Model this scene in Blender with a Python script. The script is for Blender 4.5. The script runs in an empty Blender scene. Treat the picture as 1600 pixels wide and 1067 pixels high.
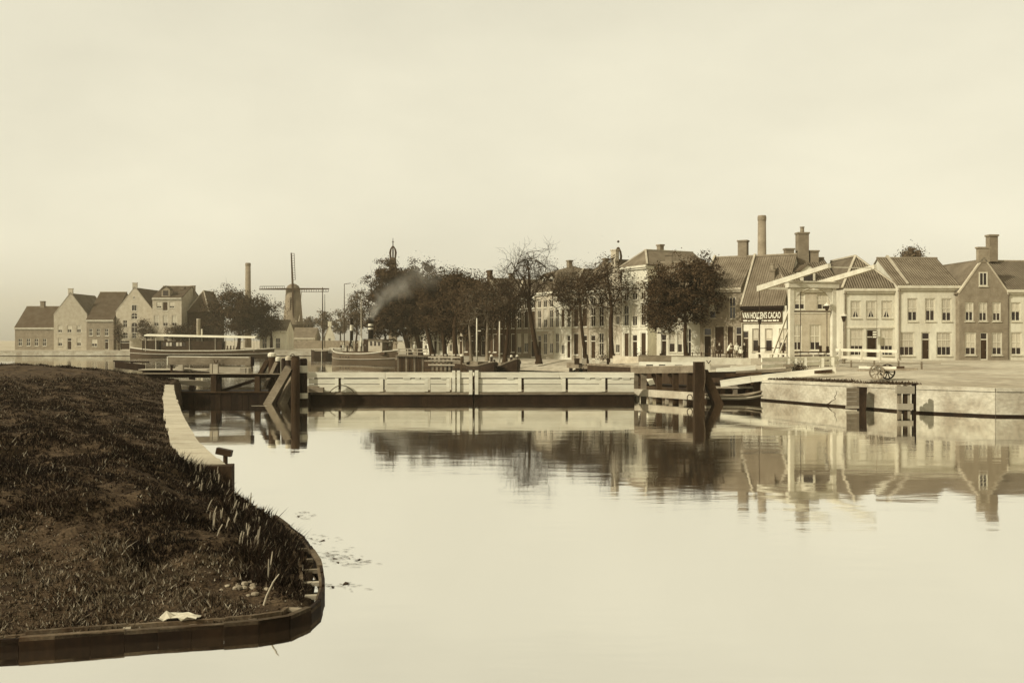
import bpy, bmesh, math, random
import numpy as np
from mathutils import Vector, Matrix
R = math.radians
rnd = random.Random(11)
sc = bpy.context.scene
COL = sc.collection

# ------------------------------------------------------------------ camera
F = 1520.0; HZ = 530.0; CH = 4.0          # focal length in photo pixels, horizon row, eye height over the water
cam_d = bpy.data.cameras.new('camera'); cam = bpy.data.objects.new('camera', cam_d); COL.objects.link(cam)
cam_d.sensor_width = 36.0; cam_d.lens = 36.0 * F / 1600.0
cam_d.shift_y = -(533.5 - HZ) / 1600.0
cam_d.clip_end = 4000
cam.location = (0, 0, CH); cam.rotation_euler = (R(90), 0, 0)
sc.camera = cam

# ------------------------------------------------------------------ sky and sun
SUN = Vector((-0.80, -0.52, 0.60)).normalized()
world = bpy.data.worlds.new('World'); sc.world = world; world.use_nodes = True
nt = world.node_tree; nt.nodes.clear()
sky = nt.nodes.new('ShaderNodeTexSky'); sky.sky_type = 'NISHITA'; sky.sun_disc = False
sky.sun_elevation = math.asin(SUN.z); sky.sun_rotation = math.atan2(SUN.x, SUN.y)
sky.air_density = 1.0; sky.dust_density = 4.0; sky.ozone_density = 1.0
bw = nt.nodes.new('ShaderNodeRGBToBW'); nt.links.new(sky.outputs[0], bw.inputs[0])
pw = nt.nodes.new('ShaderNodeMath'); pw.operation = 'POWER'; pw.inputs[1].default_value = 0.35
nt.links.new(bw.outputs[0], pw.inputs[0])
tc = nt.nodes.new('ShaderNodeTexCoord')
mp = nt.nodes.new('ShaderNodeMapping'); mp.inputs['Scale'].default_value = (1.6, 1.6, 3.6); nt.links.new(tc.outputs['Generated'], mp.inputs[0])
cl = nt.nodes.new('ShaderNodeTexNoise'); cl.inputs['Scale'].default_value = 1.7; cl.inputs['Detail'].default_value = 6; cl.inputs['Roughness'].default_value = .55
nt.links.new(mp.outputs[0], cl.inputs[0])
cr = nt.nodes.new('ShaderNodeMapRange'); cr.inputs['From Min'].default_value = .3; cr.inputs['From Max'].default_value = .7
cr.inputs['To Min'].default_value = .93; cr.inputs['To Max'].default_value = 1.07
nt.links.new(cl.outputs['Fac'], cr.inputs['Value'])
mu = nt.nodes.new('ShaderNodeMath'); mu.operation = 'MULTIPLY'; nt.links.new(pw.outputs[0], mu.inputs[0]); nt.links.new(cr.outputs[0], mu.inputs[1])
tint = nt.nodes.new('ShaderNodeMix'); tint.data_type = 'RGBA'; tint.blend_type = 'MULTIPLY'; tint.inputs[0].default_value = 1
tint.inputs[6].default_value = (1.0, .95, .745, 1)
nt.links.new(mu.outputs[0], tint.inputs[7])
bg = nt.nodes.new('ShaderNodeBackground'); bg.inputs[1].default_value = 0.15
SKYK = 4.1
mk = nt.nodes.new('ShaderNodeVectorMath'); mk.operation = 'SCALE'; mk.inputs['Scale'].default_value = SKYK
nt.links.new(tint.outputs[2], mk.inputs[0]); nt.links.new(mk.outputs[0], bg.inputs[0])
wo = nt.nodes.new('ShaderNodeOutputWorld'); nt.links.new(bg.outputs[0], wo.inputs[0])
sun_d = bpy.data.lights.new('sun', 'SUN'); sun_d.energy = 4.4; sun_d.angle = R(0.6); sun_d.color = (1, .97, .86)
sun = bpy.data.objects.new('sun', sun_d); COL.objects.link(sun); sun.rotation_euler = SUN.to_track_quat('Z', 'Y').to_euler(); sun.location = (-60, -40, 60)
vs = sc.view_settings; vs.view_transform = 'Standard'; vs.look = 'None'; vs.gamma = 1; vs.exposure = 0.0; vs.use_curve_mapping = False
sc.cycles.use_denoising = True
sc.cycles.max_bounces = 6; sc.cycles.diffuse_bounces = 2; sc.cycles.glossy_bounces = 3; sc.cycles.transparent_max_bounces = 6; sc.cycles.volume_bounces = 0
sc.cycles.caustics_reflective = False; sc.cycles.caustics_refractive = False

# ------------------------------------------------------------------ helpers
def at(x, y, Y): return Vector(((x - 800) * Y / F, Y, CH - (y - HZ) * Y / F))      # photo pixel at depth Y
def gnd(x, y, z=0.0):
    Y = (CH - z) * F / (y - HZ); return Vector(((x - 800) * Y / F, Y, z))
def zz(y, Y): return CH - (y - HZ) * Y / F
def xx(x, Y): return (x - 800) * Y / F
def S(v, warm=1.0):                                                                # grey value -> the print's brown tone
    t = min(1, v / .6) ** .4; k = max(0, 1 - v / .09)
    a = (1.40 + (1.05 - 1.40) * t) * (1 + .26 * k); b = (.89 + (.98 - .89) * t) * (1 - .06 * k); c = (.42 + (.74 - .42) * t) * (1 - .30 * k)
    return (min(.95, v * a), v * b, v * c, 1)

def M(name, v, var=.25, scale=2.0, rough=.85, bump=.15, stretch=(1, 1, 1), rand=.18, spec=.08, detail=5, fine=0.0, v2=None, thr=None):
    m = bpy.data.materials.new(name); m.use_nodes = True; t = m.node_tree; N = t.nodes; L = t.links
    p = N['Principled BSDF']; p.inputs['Roughness'].default_value = rough; p.inputs['Specular IOR Level'].default_value = spec
    co = N.new('ShaderNodeTexCoord'); mpn = N.new('ShaderNodeMapping'); mpn.inputs['Scale'].default_value = stretch
    L.new(co.outputs['Object'], mpn.inputs[0])
    n = N.new('ShaderNodeTexNoise'); n.inputs['Scale'].default_value = scale; n.inputs['Detail'].default_value = detail; n.inputs['Roughness'].default_value = .62
    L.new(mpn.outputs[0], n.inputs[0])
    r = N.new('ShaderNodeValToRGB'); r.color_ramp.elements[0].position = .32; r.color_ramp.elements[1].position = .68
    r.color_ramp.elements[0].color = S(v * (1 - var)); r.color_ramp.elements[1].color = S(v * (1 + var))
    if v2 is not None:
        e = r.color_ramp.elements.new(thr or .6); e.color = S(v2)
    L.new(n.outputs['Fac'], r.inputs[0])
    out = r.outputs[0]
    if rand:
        oi = N.new('ShaderNodeObjectInfo'); mr = N.new('ShaderNodeMapRange'); mr.inputs['To Min'].default_value = 1 - rand; mr.inputs['To Max'].default_value = 1 + rand
        L.new(oi.outputs['Random'], mr.inputs['Value'])
        mx = N.new('ShaderNodeVectorMath'); mx.operation = 'SCALE'; L.new(out, mx.inputs[0]); L.new(mr.outputs[0], mx.inputs['Scale']); out = mx.outputs[0]
    if fine:
        n2 = N.new('ShaderNodeTexNoise'); n2.inputs['Scale'].default_value = scale * 9; n2.inputs['Detail'].default_value = 3; L.new(mpn.outputs[0], n2.inputs[0])
        mr2 = N.new('ShaderNodeMapRange'); mr2.inputs['From Min'].default_value = .3; mr2.inputs['From Max'].default_value = .7
        mr2.inputs['To Min'].default_value = 1 - fine; mr2.inputs['To Max'].default_value = 1 + fine; L.new(n2.outputs['Fac'], mr2.inputs['Value'])
        mx2 = N.new('ShaderNodeVectorMath'); mx2.operation = 'SCALE'; L.new(out, mx2.inputs[0]); L.new(mr2.outputs[0], mx2.inputs['Scale']); out = mx2.outputs[0]
    L.new(out, p.inputs['Base Color'])
    if bump:
        b = N.new('ShaderNodeBump'); b.inputs['Strength'].default_value = bump; b.inputs['Distance'].default_value = .05
        L.new(n.outputs['Fac'], b.inputs['Height']); L.new(b.outputs[0], p.inputs['Normal'])
    return m

def roof_mat(name, v):
    m = M(name, v, .28, .7, .8, 0, rand=.12)
    t = m.node_tree; N = t.nodes; L = t.links; p = N['Principled BSDF']
    uv = N.new('ShaderNodeUVMap'); uv.uv_map = 'UVMap'
    w = N.new('ShaderNodeTexWave'); w.wave_type = 'BANDS'; w.bands_direction = 'X'; w.inputs['Scale'].default_value = 1.25; w.inputs['Distortion'].default_value = .25; w.inputs['Detail Scale'].default_value = 2
    w2 = N.new('ShaderNodeTexWave'); w2.wave_type = 'BANDS'; w2.bands_direction = 'Y'; w2.wave_profile = 'SAW'; w2.inputs['Scale'].default_value = 1.0; w2.inputs['Distortion'].default_value = .3
    L.new(uv.outputs[0], w.inputs[0]); L.new(uv.outputs[0], w2.inputs[0])
    ad = N.new('ShaderNodeMath'); ad.operation = 'ADD'; L.new(w.outputs['Fac'], ad.inputs[0])
    m2 = N.new('ShaderNodeMath'); m2.operation = 'MULTIPLY'; m2.inputs[1].default_value = .5; L.new(w2.outputs['Fac'], m2.inputs[0]); L.new(m2.outputs[0], ad.inputs[1])
    b = N.new('ShaderNodeBump'); b.inputs['Strength'].default_value = 1.0; b.inputs['Distance'].default_value = .10; L.new(ad.outputs[0], b.inputs['Height']); L.new(b.outputs[0], p.inputs['Normal'])
    return m

MAT = {}
def mats():
    G = MAT
    G['white'] = M('white_paint_wood', .47, .16, 1.6, .7, .12, (1, 1, 1), .07, fine=.06)
    G['plank'] = M('weathered_white_plank', .53, .18, 1.2, .75, .2, (.25, 1, 1.5), .10, fine=.08)
    G['gwood'] = M('grey_wood', .14, .35, 1.3, .85, .3, (.5, 1, 1), .18, fine=.15)
    G['lwood'] = M('light_wood', .30, .22, 1.3, .85, .25, (.5, 1, 1), .16, fine=.1)
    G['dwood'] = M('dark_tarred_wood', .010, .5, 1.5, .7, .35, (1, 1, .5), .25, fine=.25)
    G['mwood'] = M('brown_wood', .026, .45, 1.5, .8, .35, (1, 1, .4), .25, fine=.2)
    G['black'] = M('black_iron', .025, .3, 2, .5, 0, rand=.1)
    G['stone'] = M('quay_stone', .36, .36, .6, .9, .3, (1, 1, 1.4), .05, fine=.16)
    G['coping'] = M('coping_stone', .36, .12, 1.5, .9, .15, rand=.08, fine=.08)
    G['brick'] = M('brown_brick', .19, .22, 1.5, .9, .1, rand=.12, fine=.12)
    G['dbrick'] = M('dark_brick', .04, .3, 1.5, .9, .1, rand=.15, fine=.15)
    G['lbrick'] = M('pale_brick', .32, .16, 1.2, .9, .1, rand=.1, fine=.1)
    G['plaster'] = M('cream_plaster', .50, .2, .45, .85, .1, (1, 1, .45), .10, fine=.08)
    G['roof'] = roof_mat('pantile_roof', .125)
    G['droof'] = roof_mat('dark_pantile_roof', .07)
    G['glass'] = M('window_glass', .012, .2, .6, .16, 0, rand=.4, spec=.5)
    G['curtain'] = M('lace_curtain', .40, .15, 3, .95, 0, (4, 4, .5), .14)
    G['shutter'] = M('dark_shutter', .03, .2, 3, .7, 0, rand=.2)
    G['door'] = M('dark_door', .022, .3, 2, .6, 0, rand=.3)
    G['leaf'] = M('leaf_dark', .034, .65, .8, .75, 0, rand=.12, detail=3, spec=.0)
    G['leaf2'] = M('leaf_pale', .07, .35, .4, .75, 0, rand=.12, detail=3, spec=.0)
    G['leaf3'] = M('leaf_autumn', .044, .6, .8, .75, 0, rand=.12, detail=3, spec=.0)
    G['bark'] = M('bark', .02, .4, 2, .95, .5, (1, 1, .3), .12)
    G['lbark'] = M('pale_bark', .14, .35, 2, .95, .4, (1, 1, .3), .12)
    G['ground'] = M('sandy_street', .31, .32, .16, .95, .1, rand=0, detail=11, fine=.22)
    G['earth'] = M('bank_earth', .036, .75, 2.6, .97, 1.0, rand=0, detail=12, fine=.5)
    G['grass'] = M('bank_grass', .007, .55, .8, .85, 0, rand=0)
    G['dryg'] = M('dry_grass', .25, .35, 2, .9, 0, rand=.25)
    G['hullb'] = M('boat_hull_brown', .032, .3, .6, .6, .05, rand=.1)
    G['hulld'] = M('boat_hull_dark', .015, .35, .8, .6, .1, rand=.15)
    G['hullg'] = M('boat_hull_grey', .07, .2, .5, .6, .05, rand=.05)
    G['hullp'] = M('boat_hull_pale', .25, .15, .5, .7, .05, rand=.05)
    G['awning'] = M('awning_canvas', .5, .1, 1, .9, .1, rand=.05)
    G['skin'] = M('skin', .34, .08, 4, .6, 0, rand=.08)
    G['clothd'] = M('dark_cloth', .035, .3, 4, .9, 0, rand=.4)
    G['clothm'] = M('grey_cloth', .14, .3, 4, .9, 0, rand=.4)
    G['clothw'] = M('white_cloth', .60, .08, 4, .9, 0, rand=.06)
    G['mill'] = M('mill_brick', .14, .2, .4, .9, .1, rand=0, fine=.1)
    G['chim'] = M('chimney_brick', .16, .2, .5, .9, .1, (1, 1, 2), .1, fine=.12)
    G['paper'] = M('paper', .45, .1, 5, .9, .3, rand=.05)
    G['rubble'] = M('rubble', .20, .3, 5, .9, .3, rand=.3)
    G['signb'] = M('sign_board_dark', .03, .25, 2, .7, 0, rand=0)
    G['signw'] = M('sign_letters', .62, .06, 2, .8, 0, rand=0)
    G['midg'] = M('bank_turf', .065, .5, 1.5, .9, 0, rand=0, spec=.02)  # mid tone that puts sunlight into the front turf
    G['capw'] = M('wet_cap_wood', .065, .5, 2.5, .8, .4, rand=.35, fine=.3)
    G['rope'] = M('rope', .10, .3, 6, .9, 0)
mats()

def tag(o, label=None, cat=None, group=None, kind=None):
    if label: o['label'] = label
    if cat: o['category'] = cat
    if group: o['group'] = group
    if kind: o['kind'] = kind
    return o
def thing(name, label, cat, loc=(0, 0, 0), rz=0.0, group=None):
    o = bpy.data.objects.new(name, None); COL.objects.link(o); o.location = loc; o.rotation_euler = (0, 0, rz); o.empty_display_size = .3
    return tag(o, label, cat, group)
def copy_tree(o, parent=None):
    c = o.copy(); COL.objects.link(c); c.parent = parent
    for ch in o.children: copy_tree(ch, c)
    return c

class MB:
    def __init__(s): s.v = []; s.f = []; s.uv = {}; s.mi = []
    def add(s, vs, fs, mi=0):
        b = len(s.v); s.v += [tuple(p) for p in vs]; s.f += [tuple(b + i for i in f) for f in fs]; s.mi += [mi] * len(fs); return s
    def box(s, x0, x1, y0, y1, z0, z1, mi=0):
        return s.add([(x0, y0, z0), (x1, y0, z0), (x1, y1, z0), (x0, y1, z0), (x0, y0, z1), (x1, y0, z1), (x1, y1, z1), (x0, y1, z1)],
                     [(0, 3, 2, 1), (4, 5, 6, 7), (0, 1, 5, 4), (1, 2, 6, 5), (2, 3, 7, 6), (3, 0, 4, 7)], mi)
    def beam(s, p0, p1, w, h=None, up=(0, 0, 1), w1=None, h1=None, mi=0):          # rectangular bar from p0 to p1
        h = h or w; w1 = w1 or w; h1 = h1 or h; p0 = Vector(p0); p1 = Vector(p1); d = (p1 - p0).normalized(); up = Vector(up)
        if abs(d.dot(up)) > .98: up = Vector((0, 1, 0))
        sx = d.cross(up).normalized(); sz = sx.cross(d).normalized(); vs = []
        for p, ww, hh in ((p0, w, h), (p1, w1, h1)):
            for a, b in ((-1, -1), (1, -1), (1, 1), (-1, 1)): vs.append(p + sx * (a * ww / 2) + sz * (b * hh / 2))
        return s.add(vs, [(0, 1, 2, 3), (7, 6, 5, 4), (0, 4, 5, 1), (1, 5, 6, 2), (2, 6, 7, 3), (3, 7, 4, 0)], mi)
    def tube(s, pts, rad, n=8, cap=True, mi=0):
        pts = [Vector(p) for p in pts]; rad = rad if isinstance(rad, (list, tuple)) else [rad] * len(pts)
        vs = []; fs = []; ref = Vector((1, 0, 0))
        for i, p in enumerate(pts):
            d = (pts[min(i + 1, len(pts) - 1)] - pts[max(i - 1, 0)]); d = d.normalized() if d.length > 1e-9 else Vector((0, 0, 1))
            if abs(d.dot(ref)) > .95: ref = Vector((0, 1, 0))
            u = d.cross(ref).normalized(); w = d.cross(u).normalized(); ref = u.cross(d) if abs(d.dot(u)) < .95 else ref
            for k in range(n):
                a = 2 * math.pi * k / n; vs.append(p + u * (rad[i] * math.cos(a)) + w * (rad[i] * math.sin(a)))
        for i in range(len(pts) - 1):
            for k in range(n): fs.append((i * n + k, i * n + (k + 1) % n, (i + 1) * n + (k + 1) % n, (i + 1) * n + k))
        if cap: fs.append(tuple(range(n))[::-1]); fs.append(tuple(range((len(pts) - 1) * n, len(pts) * n)))
        return s.add(vs, fs, mi)
    def lathe(s, prof, c=(0, 0, 0), n=12, mi=0):                                   # prof: (radius, z)
        vs = []; fs = []
        for r, z in prof:
            for k in range(n):
                a = 2 * math.pi * (k + .5) / n; vs.append((c[0] + r * math.cos(a), c[1] + r * math.sin(a), c[2] + z))
        for i in range(len(prof) - 1):
            for k in range(n): fs.append((i * n + k, i * n + (k + 1) % n, (i + 1) * n + (k + 1) % n, (i + 1) * n + k))
        fs.append(tuple(range(n))[::-1]); fs.append(tuple(range((len(prof) - 1) * n, len(prof) * n)))
        return s.add(vs, fs, mi)
    def prism(s, poly, y0, y1, mi=0):                                              # poly in x,z pushed along y
        n = len(poly); vs = [(x, y0, z) for x, z in poly] + [(x, y1, z) for x, z in poly]
        fs = [tuple(range(n)), tuple(range(n, 2 * n))[::-1]] + [(i, i + n, (i + 1) % n + n, (i + 1) % n) for i in range(n)]
        return s.add(vs, fs, mi)
    def build(s, name, mat, parent=None, smooth=False, uvs=None):
        me = bpy.data.meshes.new(name); me.from_pydata(s.v, [], s.f); me.validate(clean_customdata=False)
        ms = mat if isinstance(mat, (list, tuple)) else [mat]
        for m in ms: me.materials.append(MAT[m] if isinstance(m, str) else m)
        if len(ms) > 1 and len(me.polygons) == len(s.mi): me.polygons.foreach_set('material_index', s.mi)
        if smooth: me.polygons.foreach_set('use_smooth', [True] * len(me.polygons))
        if uvs is not None and len(uvs) == len(me.loops):
            l = me.uv_layers.new(name='UVMap'); l.data.foreach_set('uv', [c for p in uvs for c in p])
        bm = bmesh.new(); bm.from_mesh(me); bmesh.ops.recalc_face_normals(bm, faces=bm.faces); bm.to_mesh(me); bm.free()
        me.update(); o = bpy.data.objects.new(name, me); COL.objects.link(o); o.parent = parent
        return o
def one(name, label, cat, mb, mat, group=None, smooth=False): return tag(mb.build(name, mat, None, smooth), label, cat, group)
def npmesh(name, verts, faces, mat, parent=None):                                   # verts (n,3), faces (m,3 or 4) numpy
    me = bpy.data.meshes.new(name); me.vertices.add(len(verts)); me.vertices.foreach_set('co', np.asarray(verts, np.float32).ravel())
    k = faces.shape[1]; me.loops.add(len(faces) * k); me.loops.foreach_set('vertex_index', faces.astype(np.int32).ravel())
    me.polygons.add(len(faces)); me.polygons.foreach_set('loop_start', np.arange(0, len(faces) * k, k, dtype=np.int32))
    me.polygons.foreach_set('loop_total', np.full(len(faces), k, np.int32)); me.update(calc_edges=True)
    me.materials.append(MAT[mat]); o = bpy.data.objects.new(name, me); COL.objects.link(o); o.parent = parent
    return o

# ------------------------------------------------------------------ water
def water():
    m = bpy.data.materials.new('still_water'); m.use_nodes = True; t = m.node_tree; N = t.nodes; L = t.links; N.clear()
    out = N.new('ShaderNodeOutputMaterial'); mix = N.new('ShaderNodeMixShader'); g = N.new('ShaderNodeBsdfGlossy'); d = N.new('ShaderNodeBsdfDiffuse')
    g.inputs['Color'].default_value = (.97, .96, .92, 1); g.inputs['Roughness'].default_value = .045
    d.inputs['Color'].default_value = S(.06)
    lw = N.new('ShaderNodeFresnel'); lw.inputs['IOR'].default_value = 1.33
    mr = N.new('ShaderNodeMapRange'); mr.inputs['To Min'].default_value = .90; mr.inputs['To Max'].default_value = 1.0; L.new(lw.outputs[0], mr.inputs['Value'])
    L.new(mr.outputs[0], mix.inputs[0]); L.new(d.outputs[0], mix.inputs[1]); L.new(g.outputs[0], mix.inputs[2]); L.new(mix.outputs[0], out.inputs[0])
    co = N.new('ShaderNodeTexCoord'); mp = N.new('ShaderNodeMapping'); mp.inputs['Scale'].default_value = (.35, .9, 1); L.new(co.outputs['Object'], mp.inputs[0])
    n = N.new('ShaderNodeTexNoise'); n.inputs['Scale'].default_value = .9; n.inputs['Detail'].default_value = 4; L.new(mp.outputs[0], n.inputs[0])
    b = N.new('ShaderNodeBump'); b.inputs['Strength'].default_value = .045; b.inputs['Distance'].default_value = .12; L.new(n.outputs['Fac'], b.inputs['Height'])
    n2 = N.new('ShaderNodeTexNoise'); n2.inputs['Scale'].default_value = .05; n2.inputs['Detail'].default_value = 3; mp2 = N.new('ShaderNodeMapping'); mp2.inputs['Scale'].default_value = (.5, 1.6, 1); L.new(co.outputs['Object'], mp2.inputs[0]); L.new(mp2.outputs[0], n2.inputs[0])
    r2 = N.new('ShaderNodeMapRange'); r2.inputs['From Min'].default_value = .42; r2.inputs['From Max'].default_value = .68; r2.inputs['To Min'].default_value = .030; r2.inputs['To Max'].default_value = .085; L.new(n2.outputs['Fac'], r2.inputs['Value']); L.new(r2.outputs[0], g.inputs['Roughness'])
    r3 = N.new('ShaderNodeMapRange'); r3.inputs['From Min'].default_value = .45; r3.inputs['From Max'].default_value = .7; r3.inputs['To Min'].default_value = .035; r3.inputs['To Max'].default_value = .13; L.new(n2.outputs['Fac'], r3.inputs['Value']); L.new(r3.outputs[0], b.inputs['Strength'])
    L.new(b.outputs[0], g.inputs['Normal']); L.new(b.outputs[0], lw.inputs['Normal'])
    MAT['water'] = m
    o = MB().add([(-1500, -60, 0), (1500, -60, 0), (1500, 1500, 0), (-1500, 1500, 0)], [(0, 1, 2, 3)]).build('water', 'water'); tag(o, 'still canal water mirroring the pale sky and quays', kind='structure')
water()

# ------------------------------------------------------------------ land across the water
EDGE = [(-1500, 232, 1.3), (-120, 232, 1.3), (-43, 232, 1.3), (-34, 206, 1.2), (-25, 186, 1.15), (-19.5, 165, 1.1), (-17.5, 146, 1.1), (-8, 131, .95), (0, 124.5, .1), (6.9, 117, .06), (8.5, 109, 1.25),
        (12, 90, 1.5), (15, 72, 1.45), (16.4, 64, 1.32), (21.9, 52.9, 1.45), (25, 50.3, 1.45), (60, 45, 1.5), (1500, 40, 1.5)]
INNER = [(-1500, 245, 1.4), (-120, 245, 1.4), (-36, 245, 1.4), (-24, 212, 1.4), (-15, 192, 1.4), (-11, 170, 1.35), (-9, 152, 1.3), (-3, 140, 1.3), (6, 129, 1.25), (13, 122, 1.35), (16, 112, 1.65),
         (19, 95, 1.98), (21, 79, 1.85), (21.5, 68, 1.72), (26.5, 59, 1.62), (29, 57, 1.6), (62, 52, 1.6), (1500, 47, 1.6)]
def land():
    from mathutils.geometry import tessellate_polygon
    mb = MB(); n = len(EDGE)
    for i in range(n - 1):
        k = max(1, int((Vector(EDGE[i + 1]) - Vector(EDGE[i])).length / 12)); k = min(k, 12)
        for j in range(k):
            a, b = j / k, (j + 1) / k
            f = lambda P, t: Vector(P[i]).lerp(Vector(P[i + 1]), t)
            mb.add([f(EDGE, a), f(EDGE, b), f(INNER, b), f(INNER, a)], [(0, 1, 2, 3)])
    poly = [Vector(p) for p in INNER] + [Vector((1500, 1500, 1.6)), Vector((-1500, 1500, 1.4))]
    tri = tessellate_polygon([poly]); mb.add(poly, tri)
    o = mb.build('ground', 'ground'); tag(o, 'pale sandy quay and street ground across the water', kind='structure')
    def wall(name, label, i0, i1, mat, cop, th=.35):
        r = thing(name, label, 'wall', EDGE[i0]); M0 = Vector(EDGE[i0]); w = MB(); c = MB(); tb = MB()
        for i in range(i0, i1):
            a, b = Vector(EDGE[i]) - M0, Vector(EDGE[i + 1]) - M0; d = (b - a).normalized(); nrm = Vector((d.y, -d.x, 0)).normalized()
            wz = -1 - M0.z
            A, B = a + nrm * .05, b + nrm * .05
            w.add([(A.x, A.y, wz), (B.x, B.y, wz), (B.x, B.y, B.z - .16), (A.x, A.y, A.z - .16), (a.x - nrm.x * th, a.y - nrm.y * th, wz), (b.x - nrm.x * th, b.y - nrm.y * th, wz), (b.x - nrm.x * th, b.y - nrm.y * th, b.z - .16), (a.x - nrm.x * th, a.y - nrm.y * th, a.z - .16)],
                  [(0, 1, 2, 3), (3, 2, 6, 7), (4, 7, 6, 5), (0, 3, 7, 4), (1, 5, 6, 2)])
            tb.beam(Vector((a.x + nrm.x * .04, a.y + nrm.y * .04, -M0.z + .0)), Vector((b.x + nrm.x * .04, b.y + nrm.y * .04, -M0.z + .0)), .07, .22)
            c.beam(a + nrm * -.12 + Vector((0, 0, -.065)), b + nrm * -.12 + Vector((0, 0, -.065)), .45, .19)
        w.build('wall', mat, r); c.build('coping', cop, r); tb.build('tide_band', 'dwood', r); return r
    wall('quay_wall', 'long pale stone quay wall below the far left houses', 0, 2, 'stone', 'coping')
    wall('quay_wall', 'low timber quay wall under the row of trees behind the steamer', 2, 8, 'mwood', 'gwood')
    wall('quay_wall', 'short dark quay wall behind the timber fender at right', 10, 13, 'mwood', 'gwood')
    wr = wall('quay_wall', 'sunlit cracked masonry quay wall in front of the cart', 13, 17, 'stone', 'stone')
    # the crack in the masonry
    a = Vector(EDGE[13]) + (Vector(EDGE[14]) - Vector(EDGE[13])) * 0
    d = (Vector(EDGE[14]) - Vector(EDGE[13])); dn = d.normalized(); nrm = Vector((dn.y, -dn.x, 0)).normalized(); M0 = Vector(EDGE[13])
    pts = [(.545, .95, .012), (.54, .7, .02), (.53, .55, .03), (.535, .42, .03), (.51, .3, .05), (.495, .16, .07), (.47, .04, .09), (.48, -.1, .1)]
    cb = MB()
    for (t0, z0, w0), (t1, z1, w1) in zip(pts[:-1], pts[1:]):
        p0 = d * t0; p1 = d * t1; p0.z = z0 - M0.z; p1.z = z1 - M0.z; o_ = nrm * .056
        cb.add([p0 + o_ - dn * w0, p0 + o_ + dn * w0, p1 + o_ + dn * w1, p1 + o_ - dn * w1], [(0, 1, 2, 3)])
    cb.build('crack', 'black', wr)
    # ragged weeds along the wall top
    g = MB(); r2 = random.Random(4)
    for i in range(900):
        t = r2.random() * .96; off = -abs(r2.gauss(.3, .45)) - .05
        p = Vector(EDGE[13]) + d * t - nrm * (-off)
        p = Vector(EDGE[13]) + d * t + nrm * off; z = 1.36 + .13 * min(1, t) + .03 * abs(off); h = r2.uniform(.03, .11)
        a_ = r2.uniform(0, 6.3); ux, uy = math.cos(a_) * .05, math.sin(a_) * .05
        g.add([(p.x - ux, p.y - uy, z - .08), (p.x + ux, p.y + uy, z - .08), (p.x + r2.gauss(0, .05), p.y + r2.gauss(0, .05), z + h)], [(0, 1, 2)])
    for i in range(1300):
        c = r2.choice((.06, .14, .22, .33, .42, .5, .74, .86)); t = min(.96, max(.01, c + r2.gauss(0, .035))); off = -abs(r2.gauss(.75, .45)); p = Vector(EDGE[13]) + d * t + nrm * off; z = 1.38 + .13 * t + .04 * abs(off); h = r2.uniform(.03, .13)
        a_ = r2.uniform(0, 6.3); ux, uy = math.cos(a_) * .06, math.sin(a_) * .06
        g.add([(p.x - ux, p.y - uy, z - .08), (p.x + ux, p.y + uy, z - .08), (p.x + r2.gauss(0, .1), p.y + r2.gauss(0, .1), z + h)], [(0, 1, 2)])
    tag(g.build('grass', 'earth'), 'thin weeds along the top of the sunlit quay wall', kind='stuff')
land()

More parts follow.
